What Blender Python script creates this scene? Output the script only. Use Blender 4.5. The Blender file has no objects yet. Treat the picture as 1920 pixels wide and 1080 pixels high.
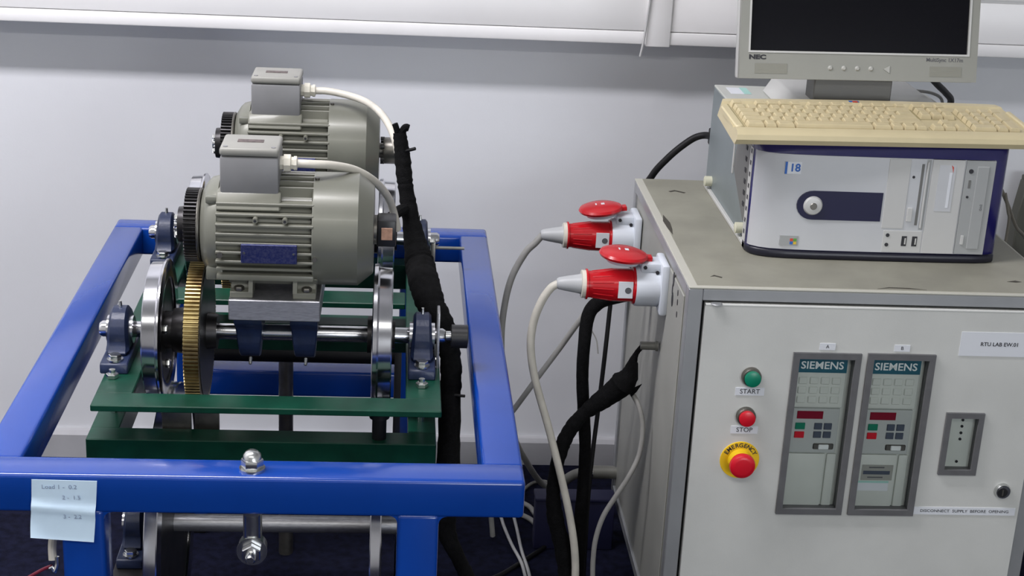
import bpy, bmesh, math, random
from mathutils import Vector, Matrix
random.seed(7)
PI = math.pi
scene = bpy.context.scene
COL = scene.collection

# ------------------------------------------------------------------ camera
cam_d = bpy.data.cameras.new('camera')
cam = bpy.data.objects.new('camera', cam_d)
COL.objects.link(cam)
scene.camera = cam
F_PX = 2954.0
cam_d.sensor_width = 36.0
cam_d.lens = F_PX / 1920.0 * 36.0
cam_d.clip_start = 0.05
YAW, PITCH, ROLL = math.radians(4.567), math.radians(19.452), math.radians(-2.957)
fw = Vector((math.sin(YAW) * math.cos(PITCH), math.cos(YAW) * math.cos(PITCH), -math.sin(PITCH)))
rt = Vector((math.cos(YAW), -math.sin(YAW), 0))
dn = fw.cross(rt)
rt2 = math.cos(ROLL) * rt + math.sin(ROLL) * dn
dn2 = -math.sin(ROLL) * rt + math.cos(ROLL) * dn
cam.matrix_world = Matrix(((rt2.x, -dn2.x, -fw.x, 0), (rt2.y, -dn2.y, -fw.y, 0), (rt2.z, -dn2.z, -fw.z, 1.45), (0, 0, 0, 1)))

# ------------------------------------------------------------------ world, lights, exposure
w = bpy.data.worlds.new('world'); scene.world = w; w.use_nodes = True
bg = w.node_tree.nodes['Background']
bg.inputs[0].default_value = (0.75, 0.82, 1.0, 1); bg.inputs[1].default_value = 0.05
def area(name, loc, target, sx, sy, power, col):
    d = bpy.data.lights.new(name, 'AREA'); d.shape = 'RECTANGLE'; d.size = sx; d.size_y = sy
    d.energy = power; d.color = col
    o = bpy.data.objects.new(name, d); COL.objects.link(o); o.location = loc
    o.rotation_euler = (Vector(target) - Vector(loc)).to_track_quat('-Z', 'Y').to_euler()
    return o
# rows of fluorescent luminaires on the ceiling (parallel to the back wall), daylight window behind the camera
area('ceiling_lamp_row_near_wall', (-1.25, 1.75, 2.64), (-1.25, 1.75, 0), 2.2, 0.22, 82, (0.98, 0.96, 1.0))
area('ceiling_lamp_row_behind', (-0.6, -0.6, 2.64), (-0.6, -0.6, 0), 3.0, 0.22, 38, (1.0, 0.98, 0.94))
area('daylight_window', (1.7, -2.40, 1.15), (0.5, 2.2, 0.5), 1.6, 1.1, 52, (0.90, 0.95, 1.0))
vs = scene.view_settings
vs.view_transform = 'Standard'; vs.look = 'None'; vs.gamma = 1.0; vs.use_curve_mapping = False
vs.exposure = 0.0

# ------------------------------------------------------------------ materials
MATS = {}
def mat(name, col, rough=0.5, metal=0.0, var=0.0, scale=20.0, bump=0.0, bscale=200.0, coat=0.0, stretch=None, col2=None, spec=None):
    m = bpy.data.materials.new(name); m.use_nodes = True
    nt = m.node_tree; b = nt.nodes['Principled BSDF']
    b.inputs['Base Color'].default_value = (*col, 1); b.inputs['Roughness'].default_value = rough
    b.inputs['Metallic'].default_value = metal
    if coat: b.inputs['Coat Weight'].default_value = coat; b.inputs['Coat Roughness'].default_value = 0.12
    if spec is not None: b.inputs['Specular IOR Level'].default_value = spec
    tc = None
    if var or bump:
        tc = nt.nodes.new('ShaderNodeTexCoord'); mp = nt.nodes.new('ShaderNodeMapping')
        nt.links.new(tc.outputs['Object'], mp.inputs['Vector'])
        if stretch: mp.inputs['Scale'].default_value = stretch
    if var:
        n = nt.nodes.new('ShaderNodeTexNoise'); n.inputs['Scale'].default_value = scale; n.inputs['Detail'].default_value = 5
        nt.links.new(mp.outputs[0], n.inputs['Vector'])
        r = nt.nodes.new('ShaderNodeValToRGB')
        c2 = col2 if col2 else tuple(c * (1 - var) for c in col)
        r.color_ramp.elements[0].color = (*c2, 1); r.color_ramp.elements[0].position = 0.35
        r.color_ramp.elements[1].color = (*[min(1, c * (1 + var * 0.4)) for c in col], 1); r.color_ramp.elements[1].position = 0.62
        nt.links.new(n.outputs['Fac'], r.inputs[0]); nt.links.new(r.outputs[0], b.inputs['Base Color'])
    if bump:
        n2 = nt.nodes.new('ShaderNodeTexNoise'); n2.inputs['Scale'].default_value = bscale; n2.inputs['Detail'].default_value = 3
        nt.links.new(mp.outputs[0], n2.inputs['Vector'])
        bp = nt.nodes.new('ShaderNodeBump'); bp.inputs['Strength'].default_value = bump; bp.inputs['Distance'].default_value = 0.002
        nt.links.new(n2.outputs['Fac'], bp.inputs['Height']); nt.links.new(bp.outputs[0], b.inputs['Normal'])
    MATS[name] = m
    return m
mat('wall_paint', (0.70, 0.71, 0.74), 0.75, var=0.03, scale=3, bump=0.05, bscale=260)
mat('other_wall_paint', (0.62, 0.62, 0.62), 0.8)
mat('ceiling_paint', (0.78, 0.78, 0.77), 0.8)
mat('carpet', (0.007, 0.008, 0.022), 0.95, var=0.45, scale=60, bump=0.5, bscale=500, spec=0.1)
mat('baseboard_grey', (0.40, 0.40, 0.42), 0.6, var=0.05)
mat('white_pvc', (0.86, 0.85, 0.85), 0.38, var=0.03, scale=6)
mat('blue_paint', (0.003, 0.046, 0.30), 0.24, var=0.06, scale=9, coat=0.35, bump=0.03, bscale=60)
mat('green_paint', (0.003, 0.045, 0.026), 0.36, var=0.25, scale=25, coat=0.0, spec=0.35, bump=0.05, bscale=120)
mat('navy_cast', (0.012, 0.021, 0.060), 0.40, var=0.2, scale=60, bump=0.12, bscale=300)
mat('steel', (0.66, 0.66, 0.68), 0.20, 1.0, var=0.10, scale=30)
mat('steel_plate', (0.42, 0.42, 0.44), 0.42, 0.85, var=0.18, scale=18, stretch=(6, 6, 60))
mat('wheel_steel', (0.62, 0.62, 0.65), 0.16, 1.0, var=0.18, scale=14)
mat('dark_steel', (0.045, 0.043, 0.045), 0.38, 0.75, var=0.4, scale=30)
mat('gunmetal', (0.20, 0.19, 0.17), 0.38, 0.9, var=0.25, scale=40)
mat('brass', (0.40, 0.32, 0.15), 0.36, 0.9, var=0.45, scale=24, col2=(0.16, 0.11, 0.05))
mat('zinc', (0.66, 0.67, 0.66), 0.25, 1.0, var=0.12, scale=80)
mat('motor_grey', (0.175, 0.175, 0.142), 0.42, 0.0, var=0.10, scale=14, coat=0.15)
mat('motor_cowl_grey', (0.170, 0.172, 0.142), 0.36, 0.15, var=0.10, scale=10, coat=0.1)
mat('terminal_grey', (0.205, 0.205, 0.21), 0.45, 0.0, var=0.07, scale=18)
mat('terminal_lid_grey', (0.27, 0.265, 0.24), 0.42, 0.0, var=0.08, scale=18)
mat('nameplate_blue', (0.010, 0.016, 0.085), 0.35, 0.3, var=0.5, scale=420, col2=(0.045, 0.05, 0.13))
mat('pc_base_black', (0.006, 0.006, 0.016), 0.35)
mat('label_brown', (0.12, 0.09, 0.085), 0.5, 0.2, var=0.4, scale=200)
mat('copper_label', (0.62, 0.36, 0.25), 0.35, 0.3, var=0.25, scale=90)
mat('black_sleeve', (0.0035, 0.0035, 0.004), 0.85, var=0.5, scale=150, bump=0.9, bscale=700, spec=0.15)
mat('black_rubber', (0.006, 0.006, 0.007), 0.5, var=0.2, scale=40, spec=0.3)
mat('black_plastic', (0.013, 0.013, 0.015), 0.38)
mat('dark_plastic', (0.07, 0.07, 0.075), 0.42)
mat('cable_white', (0.60, 0.57, 0.50), 0.42, var=0.12, scale=30)
mat('cable_grey', (0.30, 0.295, 0.28), 0.45, var=0.12, scale=30)
mat('cable_brown', (0.17, 0.155, 0.125), 0.5)
mat('cable_pale', (0.50, 0.50, 0.50), 0.4)
mat('gland_white', (0.66, 0.63, 0.54), 0.4)
mat('wire_red', (0.16, 0.01, 0.03), 0.4)
mat('aluminium', (0.40, 0.41, 0.42), 0.40, 0.55, var=0.08, scale=12)
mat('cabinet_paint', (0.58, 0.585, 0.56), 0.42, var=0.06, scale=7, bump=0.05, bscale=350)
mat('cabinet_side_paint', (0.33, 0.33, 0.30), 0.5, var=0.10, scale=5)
mat('worn_top', (0.27, 0.262, 0.212), 0.5, var=0.14, scale=11, bump=0.05, bscale=120)
mat('laminate_edge', (0.48, 0.47, 0.41), 0.45)
mat('scratch_dark', (0.05, 0.045, 0.035), 0.8)
mat('window_frame_grey', (0.115, 0.115, 0.12), 0.45, var=0.1, scale=40)
mat('drive_grey', (0.62, 0.64, 0.60), 0.5, var=0.05, scale=20)
mat('drive_mid_grey', (0.47, 0.49, 0.48), 0.5)
mat('siemens_teal', (0.006, 0.10, 0.15), 0.4)
mat('white_print', (0.82, 0.84, 0.84), 0.5)
mat('black_print', (0.02, 0.02, 0.025), 0.6)
mat('grey_print', (0.10, 0.10, 0.11), 0.6)
mat('pencil_print', (0.30, 0.37, 0.50), 0.7)
mat('paper_white', (0.68, 0.70, 0.74), 0.6)
mat('note_paper', (0.66, 0.83, 1.0), 0.7, var=0.04, scale=30)
mat('button_green', (0.004, 0.20, 0.115), 0.32)
mat('button_red', (0.62, 0.008, 0.022), 0.32)
mat('plug_red', (0.50, 0.006, 0.012), 0.25, var=0.12, scale=20)
mat('label_yellow', (0.80, 0.52, 0.012), 0.45)
mat('socket_white', (0.66, 0.70, 0.76), 0.35)
mat('key_slate', (0.06, 0.075, 0.11), 0.45)
mat('display_red', (0.22, 0.004, 0.02), 0.25)
mat('pc_silver', (0.54, 0.55, 0.57), 0.36, 0.2, var=0.03, scale=10)
mat('pc_silver_light', (0.52, 0.52, 0.51), 0.4, 0.1)
mat('pc_drive_grey', (0.33, 0.34, 0.34), 0.42)
mat('pc_navy', (0.012, 0.010, 0.10), 0.22, coat=0.3)
mat('pc_black', (0.008, 0.008, 0.042), 0.35)
mat('pc_case', (0.27, 0.31, 0.32), 0.42, 0.5, var=0.08, scale=9)
mat('pc_case_top', (0.52, 0.53, 0.49), 0.45, 0.1, var=0.05, scale=9)
mat('foot_cream', (0.58, 0.57, 0.44), 0.5)
mat('key_beige', (0.56, 0.475, 0.29), 0.5, var=0.05, scale=60)
mat('keyboard_beige', (0.58, 0.50, 0.31), 0.48, var=0.04, scale=20)
mat('groove_and_gap_shade', (0.34, 0.29, 0.16), 0.6)  # colour of the grooves and of the painted shade between keys
mat('monitor_silver', (0.26, 0.26, 0.23), 0.42, 0.1, var=0.03, scale=12)
mat('monitor_grille', (0.24, 0.24, 0.205), 0.6)
mat('monitor_button', (0.40, 0.40, 0.37), 0.45)
mat('monitor_side', (0.52, 0.52, 0.50), 0.42)
mat('monitor_neck', (0.14, 0.14, 0.135), 0.5)
mat('screen_black', (0.004, 0.004, 0.006), 0.12, spec=0.25)
mat('sticker_blue', (0.02, 0.12, 0.45), 0.4)
mat('sticker_teal', (0.36, 0.62, 0.56), 0.5)
mat('sticker_red', (0.55, 0.06, 0.03), 0.4)
mat('sticker_green', (0.10, 0.32, 0.05), 0.4)
mat('sticker_yellow', (0.65, 0.45, 0.04), 0.4)
mat('navy_box', (0.010, 0.011, 0.048), 0.6, var=0.1, scale=12)
mat('dark_post', (0.075, 0.075, 0.06), 0.6)
mat('conduit_grey', (0.20, 0.20, 0.18), 0.45, 0.3, var=0.15, scale=30)
def glass_mat():
    m = bpy.data.materials.new('window_pane_clear'); m.use_nodes = True
    nt = m.node_tree; nt.nodes.clear()
    out = nt.nodes.new('ShaderNodeOutputMaterial'); mx = nt.nodes.new('ShaderNodeMixShader')
    tr = nt.nodes.new('ShaderNodeBsdfTransparent'); tr.inputs[0].default_value = (0.97, 0.98, 0.975, 1)
    gl = nt.nodes.new('ShaderNodeBsdfGlossy'); gl.inputs['Roughness'].default_value = 0.08
    fr = nt.nodes.new('ShaderNodeFresnel'); fr.inputs[0].default_value = 1.45
    nt.links.new(fr.outputs[0], mx.inputs[0]); nt.links.new(tr.outputs[0], mx.inputs[1]); nt.links.new(gl.outputs[0], mx.inputs[2])
    nt.links.new(mx.outputs[0], out.inputs[0]); MATS['pane'] = m
glass_mat()

# ------------------------------------------------------------------ mesh helpers
class MB:
    def __init__(s): s.bm = bmesh.new()
    def box(s, x0, x1, y0, y1, z0, z1, bev=0.0, seg=2, m=None):
        t = bmesh.new(); bmesh.ops.create_cube(t, size=1)
        for v in t.verts:
            v.co = Vector(((x0 + x1) / 2 + v.co.x * (x1 - x0), (y0 + y1) / 2 + v.co.y * (y1 - y0), (z0 + z1) / 2 + v.co.z * (z1 - z0)))
        if bev: bmesh.ops.bevel(t, geom=t.edges[:], offset=bev, segments=seg, affect='EDGES', profile=0.5)
        return s.add(t, m)
    def add(s, t, m=None):
        if m is not None: bmesh.ops.transform(t, matrix=m, verts=t.verts[:])
        me = bpy.data.meshes.new('tmp'); t.to_mesh(me); t.free(); s.bm.from_mesh(me); bpy.data.meshes.remove(me); return s
    def lathe(s, prof, axis, c, n=32, caps=True):
        # prof: list of (a, r) along the axis
        c = Vector(c); rings = []
        ax = {'X': (Vector((1, 0, 0)), Vector((0, 1, 0)), Vector((0, 0, 1))), 'Y': (Vector((0, 1, 0)), Vector((0, 0, 1)), Vector((1, 0, 0))), 'Z': (Vector((0, 0, 1)), Vector((1, 0, 0)), Vector((0, 1, 0)))}[axis]
        for a, r in prof:
            rings.append([s.bm.verts.new(c + ax[0] * a + r * (math.cos(2 * PI * i / n) * ax[1] + math.sin(2 * PI * i / n) * ax[2])) for i in range(n)])
        for p, q in zip(rings, rings[1:]):
            for i in range(n): s.bm.faces.new((p[i], p[(i + 1) % n], q[(i + 1) % n], q[i]))
        if caps:
            s.bm.faces.new(rings[0][::-1]); s.bm.faces.new(rings[-1])
        return s
    def cyl(s, p0, p1, r0, r1=None, n=20):
        p0 = Vector(p0); p1 = Vector(p1); r1 = r0 if r1 is None else r1
        d = (p1 - p0).normalized(); u = d.orthogonal().normalized(); v = d.cross(u)
        R = []
        for p, r in ((p0, r0), (p1, r1)):
            R.append([s.bm.verts.new(p + r * (math.cos(2 * PI * i / n) * u + math.sin(2 * PI * i / n) * v)) for i in range(n)])
        for i in range(n): s.bm.faces.new((R[0][i], R[0][(i + 1) % n], R[1][(i + 1) % n], R[1][i]))
        s.bm.faces.new(R[0][::-1]); s.bm.faces.new(R[1]); return s
    def prism(s, pts, axis, a0, a1, bev=0.0):
        t = bmesh.new()
        def mk(p, a):
            if axis == 'X': return (a, p[0], p[1])
            if axis == 'Y': return (p[0], a, p[1])
            return (p[0], p[1], a)
        A = [t.verts.new(mk(p, a0)) for p in pts]; Bv = [t.verts.new(mk(p, a1)) for p in pts]
        n = len(pts)
        for i in range(n): t.faces.new((A[i], A[(i + 1) % n], Bv[(i + 1) % n], Bv[i]))
        t.faces.new(A[::-1]); t.faces.new(Bv)
        bmesh.ops.recalc_face_normals(t, faces=t.faces[:])
        if bev: bmesh.ops.bevel(t, geom=t.edges[:], offset=bev, segments=1, affect='EDGES')
        return s.add(t)
    def tube(s, pts, r, n=10, res=8, flat=None, wob=0.0, rr=None):
        P = spline(pts, res); P = [Vector(p) for p in P]; N = len(P)
        up = None; rings = []
        for i, p in enumerate(P):
            d = (P[min(i + 1, N - 1)] - P[max(i - 1, 0)]).normalized()
            if up is None: up = d.orthogonal().normalized()
            up = (up - d * up.dot(d)).normalized(); v = d.cross(up)
            ra = r
            if rr: 
                f = i / (N - 1) * (len(rr) - 1); k = min(int(f), len(rr) - 2); ra = rr[k] + (rr[k + 1] - rr[k]) * (f - k)
            if wob: ra *= 1 + random.uniform(-wob, wob)
            rings.append([s.bm.verts.new(p + ra * (math.cos(2 * PI * k / n) * up + math.sin(2 * PI * k / n) * v)) for k in range(n)])
        for a, b in zip(rings, rings[1:]):
            for k in range(n): s.bm.faces.new((a[k], a[(k + 1) % n], b[(k + 1) % n], b[k]))
        s.bm.faces.new(rings[0][::-1]); s.bm.faces.new(rings[-1]); return s
    def gear(s, axis_c, x0, x1, ro, ri, teeth):
        # spur gear about the X axis, solid
        n = teeth; prof = []
        for i in range(n):
            for f, r in ((0.05, ri), (0.28, ro), (0.62, ro), (0.85, ri)):
                prof.append((2 * PI * (i + f) / n, r))
        cx, cy, cz = axis_c
        A = [s.bm.verts.new((x0, cy + r * math.sin(t), cz + r * math.cos(t))) for t, r in prof]
        Bv = [s.bm.verts.new((x1, cy + r * math.sin(t), cz + r * math.cos(t))) for t, r in prof]
        m = len(prof)
        for i in range(m): s.bm.faces.new((A[i], A[(i + 1) % m], Bv[(i + 1) % m], Bv[i]))
        ca = s.bm.verts.new((x0, cy, cz)); cb = s.bm.verts.new((x1, cy, cz))
        for i in range(m):
            s.bm.faces.new((A[(i + 1) % m], A[i], ca)); s.bm.faces.new((Bv[i], Bv[(i + 1) % m], cb))
        return s
    def hexnut(s, c, axis, r, h):
        return s.lathe([(0, r * 0.9), (0.15 * h, r), (0.85 * h, r), (h, r * 0.9)], axis, c, 6)
def spline(pts, res=8):
    P = [Vector(p) for p in pts]
    if len(P) < 3: return P
    Q = [P[0] * 2 - P[1]] + P + [P[-1] * 2 - P[-2]]; out = []
    for i in range(1, len(Q) - 2):
        a, b, c, d = Q[i - 1:i + 3]
        for k in range(res):
            t = k / res
            out.append(0.5 * ((2 * b) + (c - a) * t + (2 * a - 5 * b + 4 * c - d) * t * t + (3 * b - a - 3 * c + d) * t ** 3))
    out.append(P[-1]); return out

def wloc(o):
    v = Vector(o.location)
    while o.parent: o = o.parent; v = v + Vector(o.location)
    return v
def obj(name, mb, m, parent=None, angle=35, label=None):
    """mesh built in world coordinates; becomes a child with its own origin at the parent's origin"""
    me = bpy.data.meshes.new(name)
    bmesh.ops.recalc_face_normals(mb.bm, faces=mb.bm.faces[:])
    mb.bm.to_mesh(me); mb.bm.free()
    if parent is not None: me.transform(Matrix.Translation(-wloc(parent)))
    if angle:
        me.shade_smooth(); me.set_sharp_from_angle(angle=math.radians(angle))
    me.materials.append(MATS[m])
    o = bpy.data.objects.new(name, me); COL.objects.link(o)
    if parent is not None: o.parent = parent
    if label: o['label'] = label
    return o
def thing(name, label, cat, loc, group=None):
    o = bpy.data.objects.new(name, None); COL.objects.link(o); o.location = loc; o.empty_display_size = 0.05
    o['label'] = label; o['category'] = cat
    if group: o['group'] = group
    return o
def tag(o, label, cat, group=None):
    o['label'] = label; o['category'] = cat
    if group: o['group'] = group
    return o
def struct(name, mb, m, parent=None, angle=35):
    o = obj(name, mb, m, parent, angle)
    if parent is None: o['kind'] = 'structure'
    return o
def dup(root, loc, label):
    def cp(o, par):
        c = o.copy(); COL.objects.link(c); c.parent = par
        for ch in o.children: cp(ch, c)
        return c
    r = cp(root, None); r.location = loc; r['label'] = label
    return r
def text_mb(s, size, mtx, bold=0.0, align='CENTER', mb=None, spacing=1.0):
    cu = bpy.data.curves.new('txt', 'FONT'); cu.body = s; cu.size = size; cu.align_x = align; cu.align_y = 'CENTER'
    cu.offset = bold; cu.extrude = 0.00015; cu.resolution_u = 3; cu.space_character = spacing
    o = bpy.data.objects.new('txt', cu); COL.objects.link(o)
    bpy.context.view_layer.update()
    dg = bpy.context.evaluated_depsgraph_get()
    me = bpy.data.meshes.new_from_object(o.evaluated_get(dg))
    me.transform(mtx)
    mb = mb or MB(); mb.bm.from_mesh(me)
    bpy.data.objects.remove(o); bpy.data.meshes.remove(me); bpy.data.curves.remove(cu)
    return mb
def front_mtx(x, y, z, rot=0.0, sx=1.0):
    # text readable from -Y (towards the camera)
    return Matrix.Translation((x, y, z)) @ Matrix.Rotation(PI / 2, 4, 'X') @ Matrix.Rotation(rot, 4, 'Z') @ Matrix.Diagonal((sx, 1, 1, 1))

# ------------------------------------------------------------------ the room
WY = 3.0
struct('floor', MB().box(-2.6, 2.9, -2.6, WY + 0.1, -0.08, 0.0), 'carpet')
struct('wall_back', MB().box(-2.6, 2.9, WY, WY + 0.1, 0, 2.7), 'wall_paint')
struct('wall_left', MB().box(-2.7, -2.6, -2.6, WY + 0.1, 0, 2.7), 'other_wall_paint')
struct('wall_right', MB().box(2.9, 3.0, -2.6, WY + 0.1, 0, 2.7), 'other_wall_paint')
struct('wall_front', MB().box(-2.6, 2.9, -2.7, -2.6, 0, 2.7), 'other_wall_paint')
struct('ceiling', MB().box(-2.6, 2.9, -2.6, WY + 0.1, 2.7, 2.78), 'ceiling_paint')
bb = MB().prism([(WY, 0), (WY - 0.016, 0), (WY - 0.016, 0.050), (WY - 0.010, 0.058), (WY, 0.060)], 'X', -2.6, 2.9)
struct('baseboard_back', bb, 'baseboard_grey')
# dado trunking along the back wall
tk = struct('trim_1', MB().box(-2.6, 2.9, 2.935, WY, 0.912, 1.10, 0.002), 'white_pvc')
struct('trunking_lip', MB().box(-2.6, 2.9, 2.925, 2.940, 0.906, 0.930, 0.003), 'white_pvc', tk)
struct('trunking_cover', MB().box(-2.6, 0.462, 2.927, 2.938, 0.9315, 1.008, 0.0015), 'white_pvc', tk)
struct('trunking_cover', MB().box(0.506, 2.9, 2.927, 2.938, 0.9315, 1.008, 0.0015), 'white_pvc', tk)
struct('trunking_cover', MB().box(-2.6, 2.9, 2.926, 2.938, 1.013, 1.085, 0.002), 'white_pvc', tk)
struct('joint_cover', MB().box(0.461, 0.507, 2.921, 2.940, 0.903, 1.086, 0.002), 'white_pvc', tk)
cord = tag(obj('thin_cord', MB().tube([(0.468, 2.919, 1.06), (0.462, 2.918, 0.98), (0.457, 2.917, 0.92), (0.452, 2.917, 0.885)], 0.0022, 8), 'cable_pale'),
           'thin white cord hanging down the front of the wall trunking joint', 'cord')

# ------------------------------------------------------------------ blue steel stand
CX = -0.163
st = thing('steel_stand', 'glossy blue welded square tube stand holding the two motor wheelsets', 'stand', (CX, 2.21, 0))
X0, X1, Y0, Y1, ZT, T = -0.490, 0.1645, 1.700, 2.714, 0.601, 0.0505
def rtube(x0, x1, y0, y1, z0, z1): return MB().box(x0, x1, y0, y1, z0, z1, 0.0055, 3)
obj('beam', rtube(X0, X1, Y0, Y0 + T, ZT - T, ZT), 'blue_paint', st)
obj('beam', rtube(X0, X1, Y1 - T, Y1, ZT - T, ZT), 'blue_paint', st)
obj('beam', rtube(X0, X0 + T, Y0 + T - 0.006, Y1 - T + 0.006, ZT - T, ZT), 'blue_paint', st)
obj('beam', rtube(X1 - T, X1, Y0 + T - 0.006, Y1 - T + 0.006, ZT - T, ZT), 'blue_paint', st)
for lx in (-0.3875, 0.0115):
    for ly in (Y0, Y1 - T):
        obj('leg', rtube(lx, lx + 0.0505, ly, ly + T, 0.012, ZT - T + 0.004), 'blue_paint', st)
        obj('rubber_foot', MB().box(lx + 0.004, lx + 0.0465, ly + 0.004, ly + T - 0.004, 0.0, 0.013, 0.002), 'black_rubber', st)
    obj('crossbar', rtube(lx, lx + 0.0505, Y0 + T, Y1 - T, 0.230, 0.280), 'blue_paint', st)
obj('crossbar', rtube(-0.3375, 0.0120, Y1 - T, Y1, 0.285, 0.335), 'blue_paint', st)
obj('cross_tube', MB().cyl((-0.335, 2.52, 0.432), (0.010, 2.52, 0.432), 0.0185, n=20), 'black_rubber', st)
for sx in (-0.345, 0.005):
    obj('tube_bracket', MB().box(sx, sx + 0.012, 2.49, 2.55, 0.278, 0.46, 0.002), 'black_rubber', st)
for lx, sg in ((-0.3875, -1), (-0.3370, 1), (0.0115, -1), (0.0620, 1)):
    zf = ZT - T; pts = [(lx - sg * 0.002, zf + 0.002), (lx + sg * 0.010, zf + 0.002)]
    for k in range(7):
        a = PI / 2 * k / 6; pts.append((lx + sg * (0.009 - 0.009 * math.sin(a)), zf - 0.009 + 0.009 * math.cos(a)))
    obj('weld_fillet', MB().prism(pts + [(lx - sg * 0.002, zf - 0.009)], 'Y', Y0 + 0.0035, Y0 + T - 0.0035), 'blue_paint', st)
# cap nut and hanging eye bolt in the middle of the front beam
nx = -0.1632
cn = obj('cap_nut', MB().hexnut((nx, 1.722, ZT + 0.003), 'Z', 0.0135, 0.012).lathe([(0.0, 0.0115), (0.005, 0.0105), (0.009, 0.007), (0.0105, 0.002)], 'Z', (nx, 1.722, ZT + 0.015), 20), 'zinc', st)
obj('washer', MB().lathe([(0, 0.0155), (0.003, 0.0155)], 'Z', (nx, 1.722, ZT), 24), 'zinc', cn)
hb = obj('hanger_sleeve', MB().lathe([(0, 0.0115), (0.06, 0.0115)], 'Z', (nx, 1.722, 0.492), 24), 'zinc', st)
obj('hanger_nut', MB().hexnut((nx, 1.722, 0.543), 'Z', 0.0145, 0.008), 'zinc', hb)
eb = obj('eye_bolt', MB().lathe([(0, 0.0175), (0.014, 0.0175)], 'Y', (nx, 1.712, 0.497), 28), 'zinc', st)
obj('washer', MB().lathe([(0, 0.0185), (0.003, 0.0185)], 'Y', (nx, 1.7085, 0.497), 28), 'zinc', eb)
obj('nut', MB().hexnut((nx, 1.699, 0.497), 'Y', 0.0125, 0.0095), 'steel', eb)
obj('bolt_end', MB().lathe([(0, 0.0045), (0.003, 0.0065), (0.014, 0.0065)], 'Y', (nx, 1.686, 0.497), 20), 'zinc', eb)

# blue sticky note on the front beam
note = thing('sticky_note', 'pale blue sticky note with faint handwriting on the blue beam', 'note', (-0.383, 1.699, 0.518))
mb = MB(); NXs, NZs = 12, 14; vg = []
for j in range(NZs + 1):
    row = []
    tz = j / NZs
    for i in range(NXs + 1):
        tx = i / NXs
        z = 0.5955 - tz * (0.0745 + 0.004 * tx) - 0.0008 * tx
        x = -0.4176 + tx * (0.0755 - 0.002 * tz) - 0.0038 * tz
        if tz > 0.5: x += -0.001 * math.sin((tz - 0.5) * 6) * (1 - tx)
        fold = math.exp(-((tz - 0.47 - 0.05 * tx) / 0.07) ** 2)
        y = 1.6985 - 0.0015 - 0.0045 * fold - (0.004 * (tz - 0.55) ** 2 * 6 if tz > 0.55 else 0)
        row.append(mb.bm.verts.new((x, y, z)))
    vg.append(row)
for j in range(NZs):
    for i in range(NXs): mb.bm.faces.new((vg[j][i], vg[j][i + 1], vg[j + 1][i + 1], vg[j + 1][i]))
bk = [[mb.bm.verts.new(v.co + Vector((0, 0.0006, 0))) for v in row] for row in vg]
for j in range(NZs):
    for i in range(NXs): mb.bm.faces.new((bk[j][i], bk[j + 1][i], bk[j + 1][i + 1], bk[j][i + 1]))
for i in range(NXs):
    mb.bm.faces.new((vg[0][i + 1], vg[0][i], bk[0][i], bk[0][i + 1])); mb.bm.faces.new((vg[-1][i], vg[-1][i + 1], bk[-1][i + 1], bk[-1][i]))
for j in range(NZs):
    mb.bm.faces.new((vg[j][0], vg[j + 1][0], bk[j + 1][0], bk[j][0])); mb.bm.faces.new((vg[j + 1][-1], vg[j][-1], bk[j][-1], bk[j + 1][-1]))
obj('paper', mb, 'note_paper', note, 60)
mb = text_mb('Load 1 -  0.2', 0.0080, front_mtx(-0.3860, 1.6962, 0.5865), align='CENTER')
text_mb('2 -  1.5', 0.0075, front_mtx(-0.3720, 1.6945, 0.5735), mb=mb)
text_mb('3 -  2.2', 0.0075, front_mtx(-0.3720, 1.6950, 0.5480), mb=mb)
obj('handwriting', mb, 'pencil_print', note, 0)

# ------------------------------------------------------------------ green bogie frame
gf = thing('bogie_frame', 'dark green bogie frame plate under the front and rear axle bearings', 'frame', (CX, 2.26, 0.50))
UX0, UX1, UY0, UY1, UZ = -0.384, 0.0668, 1.881, 2.652, 0.610
def gbox(*a): return MB().box(*a, 0.0012, 1)
obj('plate_strip', gbox(UX0, UX1, UY0, 1.923, UZ - 0.009, UZ), 'green_paint', gf)
obj('plate_strip', gbox(UX0, UX1, UY1 - 0.042, UY1, UZ - 0.009, UZ), 'green_paint', gf)
obj('plate_strip', gbox(-0.336, 0.0190, 2.284, 2.338, UZ - 0.009, UZ), 'green_paint', gf)
obj('plate_strip', gbox(UX0, -0.337, 1.922, UY1 - 0.041, UZ - 0.009, UZ), 'green_paint', gf)
obj('plate_strip', gbox(0.020, UX1, 1.922, UY1 - 0.041, UZ - 0.009, UZ), 'green_paint', gf)
LX0, LX1, LY0, LY1, LZ = -0.3925, 0.0615, 1.886, 2.655, 0.560
obj('frame_bar', gbox(LX0, LX1, LY0, 1.923, LZ - 0.045, LZ), 'green_paint', gf)
obj('frame_bar', gbox(LX0, LX1, LY1 - 0.038, LY1, LZ - 0.045, LZ), 'green_paint', gf)
obj('frame_bar', gbox(LX0 + 0.036, LX1 - 0.036, 2.318, 2.364, LZ - 0.045, LZ), 'green_paint', gf)
obj('frame_bar', gbox(LX0, LX0 + 0.037, 1.922, LY1 - 0.037, LZ - 0.045, LZ), 'green_paint', gf)
obj('frame_bar', gbox(LX1 - 0.037, LX1, 1.922, LY1 - 0.037, LZ - 0.045, LZ), 'green_paint', gf)
for (bx, by) in ((-0.3712, 1.972), (0.0415, 1.962), (-0.360, 2.60), (0.042, 2.60)):
    b = obj('spring_bolt', MB().cyl((bx, by, 0.556), (bx, by, UZ + 0.012), 0.0042, n=14), 'zinc', gf)
    obj('nut', MB().hexnut((bx, by, UZ), 'Z', 0.0085, 0.0065), 'zinc', b)
    obj('nut', MB().hexnut((bx, by, UZ - 0.018), 'Z', 0.0075, 0.006), 'zinc', b)
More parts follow.
